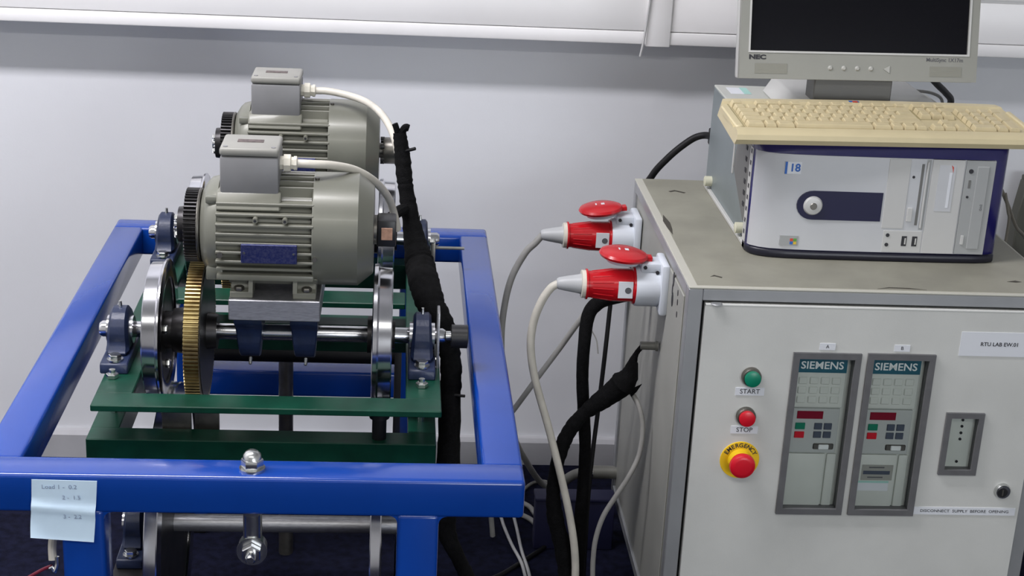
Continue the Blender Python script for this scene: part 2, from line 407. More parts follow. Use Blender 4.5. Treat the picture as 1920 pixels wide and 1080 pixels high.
for (px, py) in ((-0.0140, 1.905),):
    obj('spacer_post', MB().lathe([(0, 0.0095), (0.030, 0.0095), (0.030, 0.0135), (0.041, 0.0135)], 'Z', (px, py, LZ), 14), 'black_rubber', gf)
obj('bracket_plate', MB().box(-0.300, -0.262, 1.925, 1.931, 0.520, 0.602, 0.001), 'gunmetal', gf)
obj('bracket_plate', MB().box(-0.258, -0.226, 1.930, 1.936, 0.520, 0.602, 0.001), 'gunmetal', gf)
# vertical rod standing behind, below the axles
tag(obj('support_rod', MB().cyl((-0.1860, 2.60, 0.0), (-0.1860, 2.60, 0.455), 0.0130, n=20), 'gunmetal'), 'dark round steel rod standing upright below the wheelset axles', 'rod')

# ------------------------------------------------------------------ pillow blocks
def make_pillow(loc, label, group):
    x, y, z = loc
    t = thing('pillow_block', label, 'bearing', loc, group)
    H = 0.040
    pts = [(-0.066, 0), (0.066, 0), (0.066, 0.014), (0.044, 0.017)]
    for k in range(0, 13):
        a = math.radians(-20 + 220 * k / 12); pts.append((0.0335 * math.cos(a), H + 0.0335 * math.sin(a)))
    pts += [(-0.044, 0.017), (-0.066, 0.014)]
    arch = [p for p in pts if p[1] > 0.0145]
    mbb = MB().prism([(y + p, z + q) for p, q in [(-0.066, 0), (0.066, 0), (0.066, 0.0135), (0.060, 0.0155), (-0.060, 0.0155), (-0.066, 0.0135)]], 'X', x - 0.0185, x + 0.0185, 0.0015)
    mbb.prism([(y + p, z + q) for p, q in arch], 'X', x - 0.0160, x + 0.0160, 0.0045)
    for v in mbb.bm.verts:
        if v.co.z > z + 0.016:
            f = min(1, (v.co.z - z - 0.016) / 0.05); v.co.x = x + (v.co.x - x) * (1 - 0.24 * f)
    hs = obj('housing', mbb, 'navy_cast', t, 40)
    obj('bearing_ring', MB().lathe([(-0.0175, 0.013), (-0.0175, 0.019), (0.0175, 0.019), (0.0175, 0.013)], 'X', (x, y, z + H), 28), 'steel', t)
    for s in (-1, 1):
        bo = obj('mounting_bolt', MB().hexnut((x, y + s * 0.053, z + 0.018), 'Z', 0.0085, 0.006), 'zinc', t)
        obj('washer', MB().lathe([(0, 0.0110), (0.0025, 0.0110)], 'Z', (x, y + s * 0.053, z + 0.0155), 20), 'zinc', bo)
    obj('grease_nipple', MB().cyl((x, y, z + H + 0.032), (x, y, z + H + 0.041), 0.0028, 0.002, 10), 'zinc', t)
    return t
A1Y, A2Y, AZ = 2.050, 2.490, 0.650
pb = make_pillow((-0.3715, A1Y, UZ), 'navy pillow block bearing on front left corner of green plate', 'axle bearings on the green frame')
dup(pb, (0.0415, A1Y, UZ), 'navy pillow block bearing on front right of green plate beside black encoder')
dup(pb, (-0.3715, A2Y, UZ), 'navy pillow block bearing at rear left behind the front polished wheel')
dup(pb, (0.0415, A2Y, UZ), 'navy pillow block bearing at rear right hidden behind black cable sleeve')

# ------------------------------------------------------------------ wheelsets
def make_wheelset(y, label):
    z = AZ
    t = thing('wheelset', label, 'wheelset', (CX, y, z - 0.094), 'powered wheelsets')
    obj('axle', MB().lathe([(-0.400, 0.0085), (-0.396, 0.0112), (0.070, 0.0112), (0.074, 0.0085)], 'X', (0, y, z), 28), 'steel', t)
    # left wheel
    wl = obj('wheel', MB().lathe([(-0.331, 0.074), (-0.331, 0.0915), (-0.3295, 0.0935), (-0.313, 0.0945), (-0.3105, 0.0985), (-0.3080, 0.0985), (-0.3065, 0.096), (-0.3065, 0.074)], 'X', (0, y, z), 72, False), 'wheel_steel', t)
    obj('wheel_web', MB().lathe([(-0.326, 0.0745), (-0.3265, 0.070), (-0.326, 0.02), (-0.334, 0.02), (-0.334, 0.011)], 'X', (0, y, z), 48, False).lathe([(-0.311, 0.0745), (-0.310, 0.070), (-0.311, 0.026), (-0.300, 0.026), (-0.300, 0.011)], 'X', (0, y, z), 48, False), 'dark_steel', wl)
    wr = obj('wheel', MB().lathe([(0.000, 0.074), (0.000, 0.0915), (-0.0015, 0.0935), (-0.018, 0.0945), (-0.0205, 0.0985), (-0.0255, 0.0985), (-0.0270, 0.096), (-0.0270, 0.074)], 'X', (0, y, z), 72, False), 'wheel_steel', t)
    obj('wheel_web', MB().lathe([(-0.005, 0.0745), (-0.0045, 0.070), (-0.005, 0.02), (0.004, 0.02), (0.004, 0.011)], 'X', (0, y, z), 48, False).lathe([(-0.022, 0.0745), (-0.023, 0.070), (-0.022, 0.026), (-0.034, 0.026), (-0.034, 0.011)], 'X', (0, y, z), 48, False), 'dark_steel', wr)
    g = obj('gear', MB().gear((0, y, z), -0.2745, -0.2545, 0.1040, 0.1000, 112), 'brass', t, 25)
    obj('gear_hub', MB().lathe([(-0.300, 0.030), (-0.2750, 0.034), (-0.2750, 0.092), (-0.2535, 0.092), (-0.2535, 0.026), (-0.240, 0.024), (-0.240, 0.0113)], 'X', (0, y, z), 48), 'dark_steel', g)
    for by, bz in ((-0.030, 0.012), (-0.012, -0.045)):
        obj('hub_bolt', MB().hexnut((-0.3110, y + by, z + bz), 'X', 0.006, 0.007), 'zinc', wl)
    return t
ws = make_wheelset(A1Y, 'front wheelset with polished steel wheels and brass toothed gear')
dup(ws, (CX, A2Y, AZ - 0.094), 'rear wheelset half hidden behind the front motor')

# axle encoder with bracket on the front right axle end
en = thing('axle_encoder', 'black round encoder on thin steel bracket at front axle end', 'encoder', (0.075, A1Y, 0.602))
obj('bracket', MB().box(0.0615, 0.0655, 2.028, 2.060, 0.602, 0.692, 0.001), 'steel_plate', en)
obj('coupling', MB().cyl((0.0745, A1Y, AZ), (0.082, A1Y, AZ), 0.0075, n=16), 'zinc', en)
obj('body', MB().lathe([(0.0815, 0.0135), (0.0825, 0.0165), (0.1045, 0.0165), (0.1055, 0.015)], 'X', (0, A1Y, AZ), 28), 'black_plastic', en)
for sz in (0.622, 0.608): obj('screw', MB().hexnut((0.060, 2.034, sz), 'X', 0.003, 0.003), 'zinc', en)
r2 = thing('sensor_rod', 'thin grey rod clamped beside the rear axle over the blue beam', 'rod', (0.06, A2Y, 0.602))
obj('rod', MB().cyl((0.060, 2.47, 0.642), (0.115, 2.47, 0.642), 0.0026, n=12), 'conduit_grey', r2)
obj('clamp', MB().box(0.0605, 0.0675, 2.462, 2.482, 0.602, 0.655, 0.001), 'gunmetal', r2)
obj('clamp_screw', MB().hexnut((0.058, 2.466, 0.654), 'X', 0.005, 0.008), 'zinc', r2)

# ------------------------------------------------------------------ motor mounts
def make_mount(y, label):
    t = thing('motor_mount', label, 'bracket', (CX, y, AZ - 0.033), 'motor mounts')
    obj('plate', MB().box(-0.2178, -0.0968, y - 0.070, y + 0.070, 0.693, 0.722, 0.0012, 1), 'steel_plate', t)
    for x0, x1 in ((-0.213, -0.176), (-0.138, -0.101)):
        pts = [(-0.052, 0.693), (-0.052, 0.680), (-0.036, 0.668)]
        for k in range(13):
            a = math.radians(170 + 200 * k / 12); pts.append((0.0335 * math.cos(a), AZ + 0.0335 * math.sin(a)))
        pts += [(0.036, 0.668), (0.052, 0.680), (0.052, 0.693)]
        mbb = MB().prism([(y + p, q) for p, q in pts], 'X', x0, x1, 0.0018)
        for v in mbb.bm.verts:   # narrower towards the bottom
            f = max(0, min(1, (0.675 - v.co.z) / 0.05)); v.co.x = (x0 + x1) / 2 + (v.co.x - (x0 + x1) / 2) * (1 - 0.25 * f)
        sb = obj('suspension_bearing', mbb, 'navy_cast', t, 40)
        obj('grease_nipple', MB().cyl(((x0 + x1) / 2 + 0.002, y - 0.03, AZ - 0.026), ((x0 + x1) / 2 + 0.002, y - 0.037, AZ - 0.033), 0.0028, 0.002, 10), 'zinc', sb)
    return t
mm = make_mount(A1Y, 'front bright steel motor plate on two navy suspension bearings')
dup(mm, (CX, A2Y, AZ - 0.033), 'rear steel motor plate hidden behind the front motor')

# ------------------------------------------------------------------ motors
def make_motor(y, label):
    zb = 0.722; za = 0.803
    t = thing('electric_motor', label, 'motor', (CX, y, zb), 'electric motors')
    body = obj('stator_body', MB().lathe([(-0.236, 0.060), (-0.234, 0.0655), (-0.110, 0.0655), (-0.108, 0.060)], 'X', (0, y, za), 40), 'motor_grey', t)
    # horizontal fins along both flanks, vertical fins on top and bottom
    R = 0.0765
    k = 0
    for z in (-0.0395, -0.027, -0.0145, -0.002, 0.0105, 0.023, 0.0355, 0.048):
        ro = math.sqrt(max(R * R - z * z, 0)) if abs(z) > 0.03 else 0.0735
        ri = math.sqrt(0.065 ** 2 - z * z) - 0.004 if abs(z) < 0.063 else 0.02
        for s in (-1, 1):
            a, b = sorted((y + s * ri, y + s * ro))
            obj('fin', MB().box(-0.2335, -0.106, a, b, za + z - 0.0019, za + z + 0.0019, 0.0008, 1), 'motor_grey', body)
    for yy in (-0.036, -0.024, -0.012, 0.0, 0.012, 0.024, 0.036):
        ro = math.sqrt(R * R - yy * yy) * 0.99
        ri = math.sqrt(0.065 ** 2 - yy * yy) - 0.004
        obj('fin', MB().box(-0.158, -0.106, y + yy - 0.0019, y + yy + 0.0019, za + ri, za + ro, 0.0008, 1), 'motor_grey', body)
    # solid lower flank block and bosses
    obj('body_rail', MB().box(-0.2335, -0.106, y - 0.0640, y + 0.0640, za - 0.0560, za - 0.0475, 0.002), 'motor_grey', body)
    obj('saddle', MB().prism([(y - 0.058, za - 0.054), (y - 0.046, za - 0.066), (y + 0.046, za - 0.066), (y + 0.058, za - 0.054)], 'X', -0.2190, -0.1010, 0.0015), 'motor_grey', body)
    obj('terminal_pad', MB().prism([(y - 0.062, za + 0.040), (y - 0.050, za + 0.062), (y + 0.050, za + 0.062), (y + 0.062, za + 0.040)], 'X', -0.2335, -0.150, 0.002), 'motor_grey', body)
    for bx, bz in ((-0.1815, 0.031), (-0.1430, 0.031)):
        b_ = obj('screw_boss', MB().cyl((bx, y - 0.060, za + bz), (bx, y - 0.0765, za + bz), 0.0036, n=14), 'motor_grey', body)
        obj('screw_hole', MB().cyl((bx, y - 0.0760, za + bz), (bx, y - 0.0768, za + bz), 0.0019, n=10), 'black_print', b_)
    obj('earth_screw', MB().cyl((-0.2275, y - 0.060, za - 0.017), (-0.2275, y - 0.0775, za - 0.017), 0.0040, n=12), 'gunmetal', body)
    # drive-end shield with four lugs
    sh = obj('end_shield', MB().lathe([(-0.2600, 0.020), (-0.2595, 0.034), (-0.2560, 0.050), (-0.2500, 0.060), (-0.2440, 0.066), (-0.2330, 0.0690), (-0.2330, 0.05)], 'X', (0, y, za), 40), 'motor_cowl_grey', t)
    for sy in (-1, 1):
        for sz in (-1, 1):
            obj('lug', MB().box(-0.2480, -0.2260, y + sy * 0.047 - (0.009 if sz < 0 else 0.005), y + sy * 0.047 + (0.009 if sz < 0 else 0.005), za + sz * 0.050 - (0.009 if sz < 0 else 0.005), za + sz * 0.050 + (0.009 if sz < 0 else 0.005), 0.002), 'motor_cowl_grey', sh)
    obj('shaft', MB().cyl((-0.295, y, za), (-0.255, y, za), 0.0095, n=20), 'steel', t)
    pn = obj('pinion', MB().gear((0, y, za), -0.2785, -0.2620, 0.0500, 0.0462, 54), 'dark_steel', t, 25)
    obj('pinion_rim', MB().lathe([(-0.2620, 0.040), (-0.2618, 0.0495), (-0.2600, 0.0505), (-0.2580, 0.0495), (-0.2580, 0.030)], 'X', (0, y, za), 40), 'gunmetal', pn)
    obj('pinion_hub', MB().lathe([(-0.2900, 0.013), (-0.2895, 0.024), (-0.2785, 0.025)], 'X', (0, y, za), 28), 'dark_steel', pn)
    for by, bz in ((-0.010, 0.012), (-0.012, -0.010)):
        obj('hub_screw', MB().hexnut((-0.2940, y + by, za + bz), 'X', 0.005, 0.006), 'zinc', pn)
    # fan cowl
    cw = obj('fan_cowl', MB().lathe([(-0.1085, 0.066), (-0.1085, 0.0758), (-0.1075, 0.0764), (-0.0485, 0.0764), (-0.0285, 0.0595), (-0.0280, 0.0570), (-0.0280, 0.012)], 'X', (0, y, za), 56), 'motor_cowl_grey', t, 18)
    obj('cowl_screw', MB().cyl((-0.104, y - 0.0745, za - 0.020), (-0.104, y - 0.0768, za - 0.020), 0.003, n=10), 'gunmetal', cw)
    obj('cowl_screw', MB().cyl((-0.104, y - 0.020, za + 0.0725), (-0.104, y - 0.0205, za + 0.0765), 0.003, n=10), 'gunmetal', cw)
    # feet: two saddles with cut-out lugs
    for x0, x1 in ((-0.2165, -0.1865), (-0.1335, -0.1030)):
        ft = obj('foot', MB().prism([(y - 0.062, zb), (y - 0.028, zb), (y - 0.020, zb + 0.016), (y + 0.020, zb + 0.016), (y + 0.028, zb), (y + 0.062, zb), (y + 0.062, zb + 0.0085), (y + 0.050, zb + 0.010), (y + 0.044, zb + 0.030), (y - 0.044, zb + 0.030), (y - 0.050, zb + 0.010), (y - 0.062, zb + 0.0085)], 'X', x0, x1, 0.001), 'motor_grey', t)
        cx = (x0 + x1) / 2
        wx = x1 - 0.0028 if x0 < -0.2 else x0 + 0.0028
        obj('foot_web', MB().prism([(y - 0.062, zb + 0.007), (y - 0.030, zb + 0.007), (y - 0.030, zb + 0.034), (y - 0.054, zb + 0.032)], 'X', wx - 0.0028, wx + 0.0028), 'motor_grey', ft)
        obj('foot_bolt', MB().hexnut((cx - (0.003 if x0 < -0.2 else -0.003), y - 0.0555, zb + 0.0086), 'Z', 0.0068, 0.006), 'gunmetal', ft)
    obj('foot_screw', MB().cyl((-0.190, y - 0.058, zb + 0.030), (-0.190, y - 0.062, zb + 0.030), 0.003, n=10), 'gunmetal', t)
    # terminal box
    tb = obj('terminal_box', MB().box(-0.2290, -0.1530, y - 0.0500, y + 0.0250, 0.858, 0.912, 0.003), 'terminal_grey', t)
    lid = obj('box_lid', MB().box(-0.2295, -0.1525, y - 0.0505, y + 0.0255, 0.9125, 0.9240, 0.004, 3), 'terminal_lid_grey', tb)
    obj('lid_label', MB().box(-0.2090, -0.1750, y - 0.0180, y - 0.0040, 0.9238, 0.9246), 'label_brown', tb)
    for sx in (-0.222, -0.160):
        obj('lid_screw', MB().cyl((sx, y - 0.043, 0.9230), (sx, y - 0.043, 0.9248), 0.0032, n=10), 'terminal_grey', tb)
    gl = obj('cable_gland', MB().lathe([(-0.1535, 0.0095), (-0.1480, 0.0095), (-0.1480, 0.0120), (-0.1390, 0.0120), (-0.1385, 0.0085), (-0.1350, 0.0085), (-0.1350, 0.0098), (-0.1310, 0.0098), (-0.1300, 0.006)], 'X', (0, y - 0.022, 0.8985), 8), 'gland_white', t, 20)
    # nameplate
    npl = obj('nameplate', MB().box(-0.2000, -0.1270, y - 0.0775, y - 0.0735, za - 0.0270, za - 0.0010, 0.0008, 1), 'nameplate_blue', t)
    for sx in (-0.1955, -0.1315):
        obj('rivet', MB().cyl((sx, y - 0.0770, za - 0.0125), (sx, y - 0.0785, za - 0.0125), 0.0016, n=10), 'zinc', npl)
    return t, za
mo, MZ = make_motor(A1Y, 'front grey finned motor with blue nameplate and copper-labelled encoder')
m2 = dup(mo, (CX, A2Y, 0.722), 'rear grey finned motor nearest the wall, partly behind the front one')
# tail encoders differ between the two motors
e1 = obj('shaft_encoder', MB().box(-0.0240, 0.0020, A1Y - 0.0190, A1Y + 0.0190, MZ - 0.0190, MZ + 0.0190, 0.003), 'black_plastic', mo)
obj('encoder_label', MB().box(-0.0180, -0.0030, A1Y - 0.0198, A1Y - 0.0188, MZ - 0.0085, MZ + 0.0085, 0.0003, 1), 'copper_label', e1)
obj('encoder_flange', MB().lathe([(-0.0285, 0.020), (-0.0240, 0.020)], 'X', (0, A1Y, MZ), 20), 'gunmetal', e1)
e2 = obj('shaft_encoder', MB().lathe([(-0.0280, 0.012), (-0.0220, 0.012), (-0.0220, 0.0200), (-0.0190, 0.0215), (0.0010, 0.0215), (0.0040, 0.0190)], 'X', (0, A2Y, MZ - 0.004), 28), 'gunmetal', m2)
for k in range(6):
    a = k * PI / 3
    obj('encoder_screw', MB().cyl((-0.0265, A2Y + 0.020 * math.sin(a), MZ - 0.004 + 0.020 * math.cos(a)), (-0.0200, A2Y + 0.020 * math.sin(a), MZ - 0.004 + 0.020 * math.cos(a)), 0.0028, n=8), 'black_plastic', e2)

# ------------------------------------------------------------------ rollers below the front wheels
RY, RZ, RR = 2.050, 0.353, 0.2025
ro = thing('roller_set', 'pair of steel test rollers on a shaft under the front wheels', 'rollers', (CX, RY, RZ - RR))
obj('roller_shaft', MB().cyl((-0.375, RY, RZ), (0.050, RY, RZ), 0.0125, n=24), 'steel_plate', ro)
for x0, x1 in ((-0.3195, -0.3015), (-0.0230, -0.0080)):
    rl = obj('roller', MB().lathe([(x0, 0.16), (x0, RR - 0.0015), (x0 + 0.0015, RR), (x1 - 0.0015, RR), (x1, RR - 0.0015), (x1, 0.16)], 'X', (0, RY, RZ), 96, False), 'wheel_steel', ro)
    obj('roller_web', MB().lathe([(x0 + 0.004, 0.161), (x0 + 0.004, 0.013)], 'X', (0, RY, RZ), 64, False).lathe([(x1 - 0.004, 0.161), (x1 - 0.004, 0.013)], 'X', (0, RY, RZ), 64, False), 'dark_steel', rl)
dup(pb, (-0.3600, RY, RZ - 0.040), 'navy bearing block of the lower roller shaft beside blue front leg')
dup(pb, (0.0350, RY, RZ - 0.040), 'navy bearing block at the right end of the lower roller shaft')
for o in list(COL.objects):
    if o.get('label', '').find('lower roller shaft') > 0 or o.get('label', '').find('the lower roller') > 0: o['group'] = 'roller shaft bearings'
for sx in (-0.3600, 0.0350):
    s_ = obj('bearing_bridge', MB().box(sx - 0.0225, sx + 0.0225, RY - 0.09, RY + 0.09, 0.279, 0.3130, 0.002), 'dark_steel', st)

# ------------------------------------------------------------------ motor leads and black sleeve
tag(obj('motor_lead', MB().tube([(-0.133, 2.028, 0.8985), (-0.112, 2.028, 0.898), (-0.085, 2.04, 0.8940), (-0.055, 2.07, 0.880), (-0.030, 2.10, 0.857), (-0.012, 2.15, 0.822), (-0.003, 2.19, 0.788), (0.004, 2.205, 0.755)], 0.0056, 12), 'cable_white'),
    'thick white lead curving from the front motor terminal box into black sleeve', 'cable', 'white motor leads')
tag(obj('motor_lead', MB().tube([(-0.133, 2.468, 0.8985), (-0.110, 2.465, 0.899), (-0.080, 2.455, 0.896), (-0.052, 2.43, 0.893), (-0.030, 2.39, 0.888), (-0.014, 2.34, 0.880), (-0.004, 2.30, 0.868), (0.003, 2.28, 0.845)], 0.0056, 12), 'cable_white'),
    'thick white lead curving from the rear motor terminal box, nearest the wall', 'cable', 'white motor leads')
sl = thing('cable_sleeve', 'black braided cable sleeve running down beside the motors', 'cable sleeve', (0.08, 2.0, 0.35))
obj('braid', MB().tube([(0.0035, 2.27, 0.884), (0.0085, 2.265, 0.850), (0.0130, 2.255, 0.815), (0.0205, 2.245, 0.775), (0.0290, 2.23, 0.735), (0.0370, 2.20, 0.708), (0.0450, 2.15, 0.690), (0.0560, 2.11, 0.670), (0.0760, 2.09, 0.640), (0.0840, 2.07, 0.600), (0.0840, 2.05, 0.560), (0.0830, 2.00, 0.475), (0.0821, 1.98, 0.3914), (0.1002, 1.95, 0.3559), (0.1183, 1.92, 0.3327), (0.15, 1.90, 0.27)], 0.013, 14, 10,
    wob=0.07, rr=[0.0100, 0.0125, 0.0115, 0.0130, 0.0175, 0.0225, 0.0215, 0.0180, 0.0150, 0.0150, 0.0165, 0.0150, 0.011, 0.010, 0.010]), 'black_sleeve', sl)
obj('tape_end', MB().tube([(0.001, 2.27, 0.882), (-0.002, 2.268, 0.893), (-0.004, 2.268, 0.898)], 0.0045, 8), 'black_sleeve', sl)
obj('tape_end', MB().tube([(0.006, 2.27, 0.884), (0.012, 2.268, 0.893), (0.017, 2.268, 0.892)], 0.0055, 8), 'black_sleeve', sl)
obj('cable_tie_tail', MB().tube([(0.010, 2.262, 0.858), (0.018, 2.255, 0.862), (0.027, 2.25, 0.866)], 0.0025, 8), 'black_rubber', sl)
obj('cable_tie_tail', MB().tube([(0.088, 2.04, 0.565), (0.104, 2.035, 0.566)], 0.0022, 8), 'black_rubber', sl)
obj('branch', MB().tube([(0.020, 2.25, 0.775), (0.005, 2.22, 0.778), (-0.010, 2.19, 0.772), (-0.018, 2.17, 0.750)], 0.0085, 10), 'black_sleeve', sl)

# ------------------------------------------------------------------ control cabinet
CX0, CX1, CY0, CY1, CZ0, CZ1 = 0.4315, 1.0040, 2.1500, 2.7370, 0.072, 0.697
PW = 0.0215
cab = thing('control_cabinet', 'pale grey electrical control cabinet with aluminium frame and glazed door', 'cabinet', ((CX0 + CX1) / 2, 2.44, 0))
def abox(*a, b=0.0012): return MB().box(*a, b, 1)
for px in (CX0, CX1 - PW):
    for py in (CY0, CY1 - PW):
        obj('post', abox(px, px + PW, py, py + PW, CZ0, CZ1 - 0.003), 'aluminium', cab)
obj('rail', abox(CX0 + PW, CX1 - PW, CY0, CY0 + PW, CZ1 - 0.021, CZ1 - 0.003), 'aluminium', cab)
obj('rail', abox(CX0 + PW, CX1 - PW, CY1 - PW, CY1, CZ1 - 0.021, CZ1 - 0.003), 'aluminium', cab)
obj('rail', abox(CX0, CX0 + PW, CY0 + PW, CY1 - PW, CZ1 - 0.021, CZ1 - 0.003), 'aluminium', cab)
obj('rail', abox(CX1 - PW, CX1, CY0 + PW, CY1 - PW, CZ1 - 0.021, CZ1 - 0.003), 'aluminium', cab)
for px in (CX0, CX1 - PW): obj('rail', abox(px, px + PW, CY0 + PW, CY1 - PW, CZ0, CZ0 + 0.018), 'aluminium', cab)
obj('rail', abox(CX0 + PW, CX1 - PW, CY1 - PW, CY1, CZ0, CZ0 + 0.018), 'aluminium', cab)
obj('rail', abox(CX0 + PW, CX1 - PW, CY0, CY0 + PW, CZ0, CZ0 + 0.018), 'aluminium', cab)
tp = obj('top_panel', MB().box(CX0, CX1, CY0, CY1, CZ1 - 0.003, CZ1, 0.0008, 1), 'laminate_edge', cab)
obj('top_sheet', MB().box(CX0 + 0.013, CX1 - 0.004, CY0 + 0.008, CY1 - 0.003, CZ1 - 0.0005, CZ1 + 0.0007, 0.0004, 1), 'worn_top', tp)
def chip(pts):   # small chips and scratches in the sheet
    return MB().prism(pts, 'Z', CZ1 + 0.0006, CZ1 + 0.0010)
obj('chipped_edge', chip([(0.4440, 2.435), (0.4425, 2.475), (0.4480, 2.510), (0.4530, 2.465), (0.4510, 2.430), (0.4470, 2.400)]), 'scratch_dark', tp)
obj('scratch', chip([(0.480, 2.655), (0.492, 2.664), (0.510, 2.650), (0.506, 2.645), (0.492, 2.656), (0.483, 2.650)]), 'scratch_dark', tp)
obj('scratch', chip([(0.471, 2.196), (0.478, 2.204), (0.489, 2.195), (0.487, 2.191), (0.478, 2.198)]), 'scratch_dark', tp)
obj('scratch', chip([(0.715, 2.1600), (0.735, 2.168), (0.765, 2.167), (0.790, 2.1600), (0.765, 2.163), (0.735, 2.164)]), 'scratch_dark', tp)
obj('scratch', chip([(0.930, 2.208), (0.945, 2.214), (0.953, 2.208), (0.943, 2.205)]), 'scratch_dark', tp)
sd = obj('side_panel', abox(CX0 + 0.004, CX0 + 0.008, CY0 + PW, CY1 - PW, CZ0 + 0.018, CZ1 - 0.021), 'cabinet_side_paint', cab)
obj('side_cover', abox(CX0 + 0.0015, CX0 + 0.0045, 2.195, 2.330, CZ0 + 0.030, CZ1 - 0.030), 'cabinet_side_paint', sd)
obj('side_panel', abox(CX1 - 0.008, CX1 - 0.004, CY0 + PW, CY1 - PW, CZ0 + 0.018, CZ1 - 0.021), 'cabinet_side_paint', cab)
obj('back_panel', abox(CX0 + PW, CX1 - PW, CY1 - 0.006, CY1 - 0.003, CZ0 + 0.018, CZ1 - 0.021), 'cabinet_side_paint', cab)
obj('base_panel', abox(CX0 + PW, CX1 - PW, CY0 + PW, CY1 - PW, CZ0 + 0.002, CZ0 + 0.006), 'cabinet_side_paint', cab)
for (hy, hz, ry, rz) in ((2.283, 0.662, 0.006, 0.012), (2.287, 0.645, 0.0035, 0.009), (2.281, 0.630, 0.007, 0.012), (2.240, 0.655, 0.003, 0.005), (2.237, 0.641, 0.003, 0.005), (2.235, 0.622, 0.003, 0.005)):
    obj('cut_out', MB().prism([(hy + ry * math.cos(2 * PI * k / 10), hz + rz * math.sin(2 * PI * k / 10)) for k in range(10)], 'X', CX0 + 0.0009, CX0 + 0.0016), 'black_print', sd)
for cx_ in (CX0 + 0.05, CX1 - 0.05):
    for cy_ in (CY0 + 0.06, CY1 - 0.06):
        ca = obj('castor', MB().lathe([(-0.011, 0.026), (-0.009, 0.029), (0.009, 0.029), (0.011, 0.026)], 'X', (cx_, cy_, 0.029), 28), 'black_rubber', cab)
        obj('castor_fork', MB().box(cx_ - 0.018, cx_ + 0.018, cy_ - 0.012, cy_ + 0.022, 0.052, CZ0 + 0.003, 0.002), 'zinc', ca)
# door plate with openings
def plate_holes(x0, x1, z0, z1, y0, y1, holes):
    xs = sorted({x0, x1, *[h[0] for h in holes], *[h[1] for h in holes]}); zs = sorted({z0, z1, *[h[2] for h in holes], *[h[3] for h in holes]})
    mb = MB()
    def solid(i, j):
        if i < 0 or j < 0 or i >= len(xs) - 1 or j >= len(zs) - 1: return False
        cx, cz = (xs[i] + xs[i + 1]) / 2, (zs[j] + zs[j + 1]) / 2
        return not any(h[0] < cx < h[1] and h[2] < cz < h[3] for h in holes)
    def q(*p): mb.bm.faces.new([mb.bm.verts.new(v) for v in p])
    for i in range(len(xs) - 1):
        for j in range(len(zs) - 1):
            if not solid(i, j): continue
            a, b, c, d = xs[i], xs[i + 1], zs[j], zs[j + 1]
            q((a, y0, c), (b, y0, c), (b, y0, d), (a, y0, d)); q((a, y1, c), (a, y1, d), (b, y1, d), (b, y1, c))
            if not solid(i - 1, j): q((a, y0, c), (a, y0, d), (a, y1, d), (a, y1, c))
            if not solid(i + 1, j): q((b, y0, c), (b, y1, c), (b, y1, d), (b, y0, d))
            if not solid(i, j - 1): q((a, y0, c), (a, y1, c), (b, y1, c), (b, y0, c))
            if not solid(i, j + 1): q((a, y0, d), (b, y0, d), (b, y1, d), (a, y1, d))
    bmesh.ops.remove_doubles(mb.bm, verts=mb.bm.verts[:], dist=1e-6); return mb
DX0, DX1, DZ0, DZ1, DY = 0.4575, 0.9815, 0.094, 0.6720, 2.1460
WIN = [(0.5965, 0.6997, 0.3320, 0.6000), (0.7095, 0.8130, 0.3320, 0.6010), (0.8428, 0.9022, 0.4032, 0.5070)]
ins = 0.0075
door = obj('door', plate_holes(DX0, DX1, DZ0, DZ1, DY, DY + 0.016, [(a + ins, b - ins, c + ins, d - ins) for a, b, c, d in WIN]), 'cabinet_paint', cab, 0)
obj('door_edge', MB().cyl((DX0, DY + 0.002, DZ1 - 0.001), (DX1, DY + 0.002, DZ1 - 0.001), 0.0024, n=10), 'cabinet_paint', door)
obj('door_seal', plate_holes(CX0 + PW - 0.001, CX1 - PW + 0.001, CZ0 + 0.017, CZ1 - 0.0205, DY + 0.014, DY + 0.020, [(0.49, 0.95, 0.12, 0.64)]), 'black_rubber', door, 0)
obj('hinge_pin', MB().lathe([(0, 0.009), (0.0012, 0.0075)], 'Z', (0.4735, DY + 0.001, DZ1 + 0.0008), 16), 'aluminium', door)
for k, (a, b, c, d) in enumerate(WIN):
    fw_ = 0.0095 if k < 2 else 0.0085
    wf = obj('window_frame', plate_holes(a, b, c, d, DY - 0.0045, DY + 0.0005, [(a + fw_, b - fw_, c + fw_, d - fw_)]), 'window_frame_grey', cab, 0)
    obj('window_reveal', plate_holes(a + fw_ - 0.0016, b - fw_ + 0.0016, c + fw_ - 0.0016, d - fw_ + 0.0016, DY, DY + 0.013, [(a + fw_, b - fw_, c + fw_, d - fw_)]), 'window_frame_grey', wf, 0)
    obj('window_pane', MB().box(a + fw_ - 0.0005, b - fw_ + 0.0005, DY + 0.0005, DY + 0.0020, c + fw_ - 0.0005, d - fw_ + 0.0005), 'pane', wf, 0)
# small frame inside third window: indicator plate
ip = obj('indicator_plate', MB().box(0.8505, 0.8945, DY + 0.010, DY + 0.014, 0.4115, 0.4985), 'drive_grey', cab)
for zz in (0.4905, 0.4800, 0.4690, 0.4585, 0.4205):
    obj('indicator_lamp', MB().cyl((0.8740, DY + 0.0085, zz), (0.8740, DY + 0.0105, zz), 0.0022, n=10), 'black_plastic', ip)
for zz, s_ in ((0.4905, '1.2'), (0.4800, '1.3'), (0.4690, '1.4'), (0.4585, '1.5'), (0.4205, 'on')):
    pass
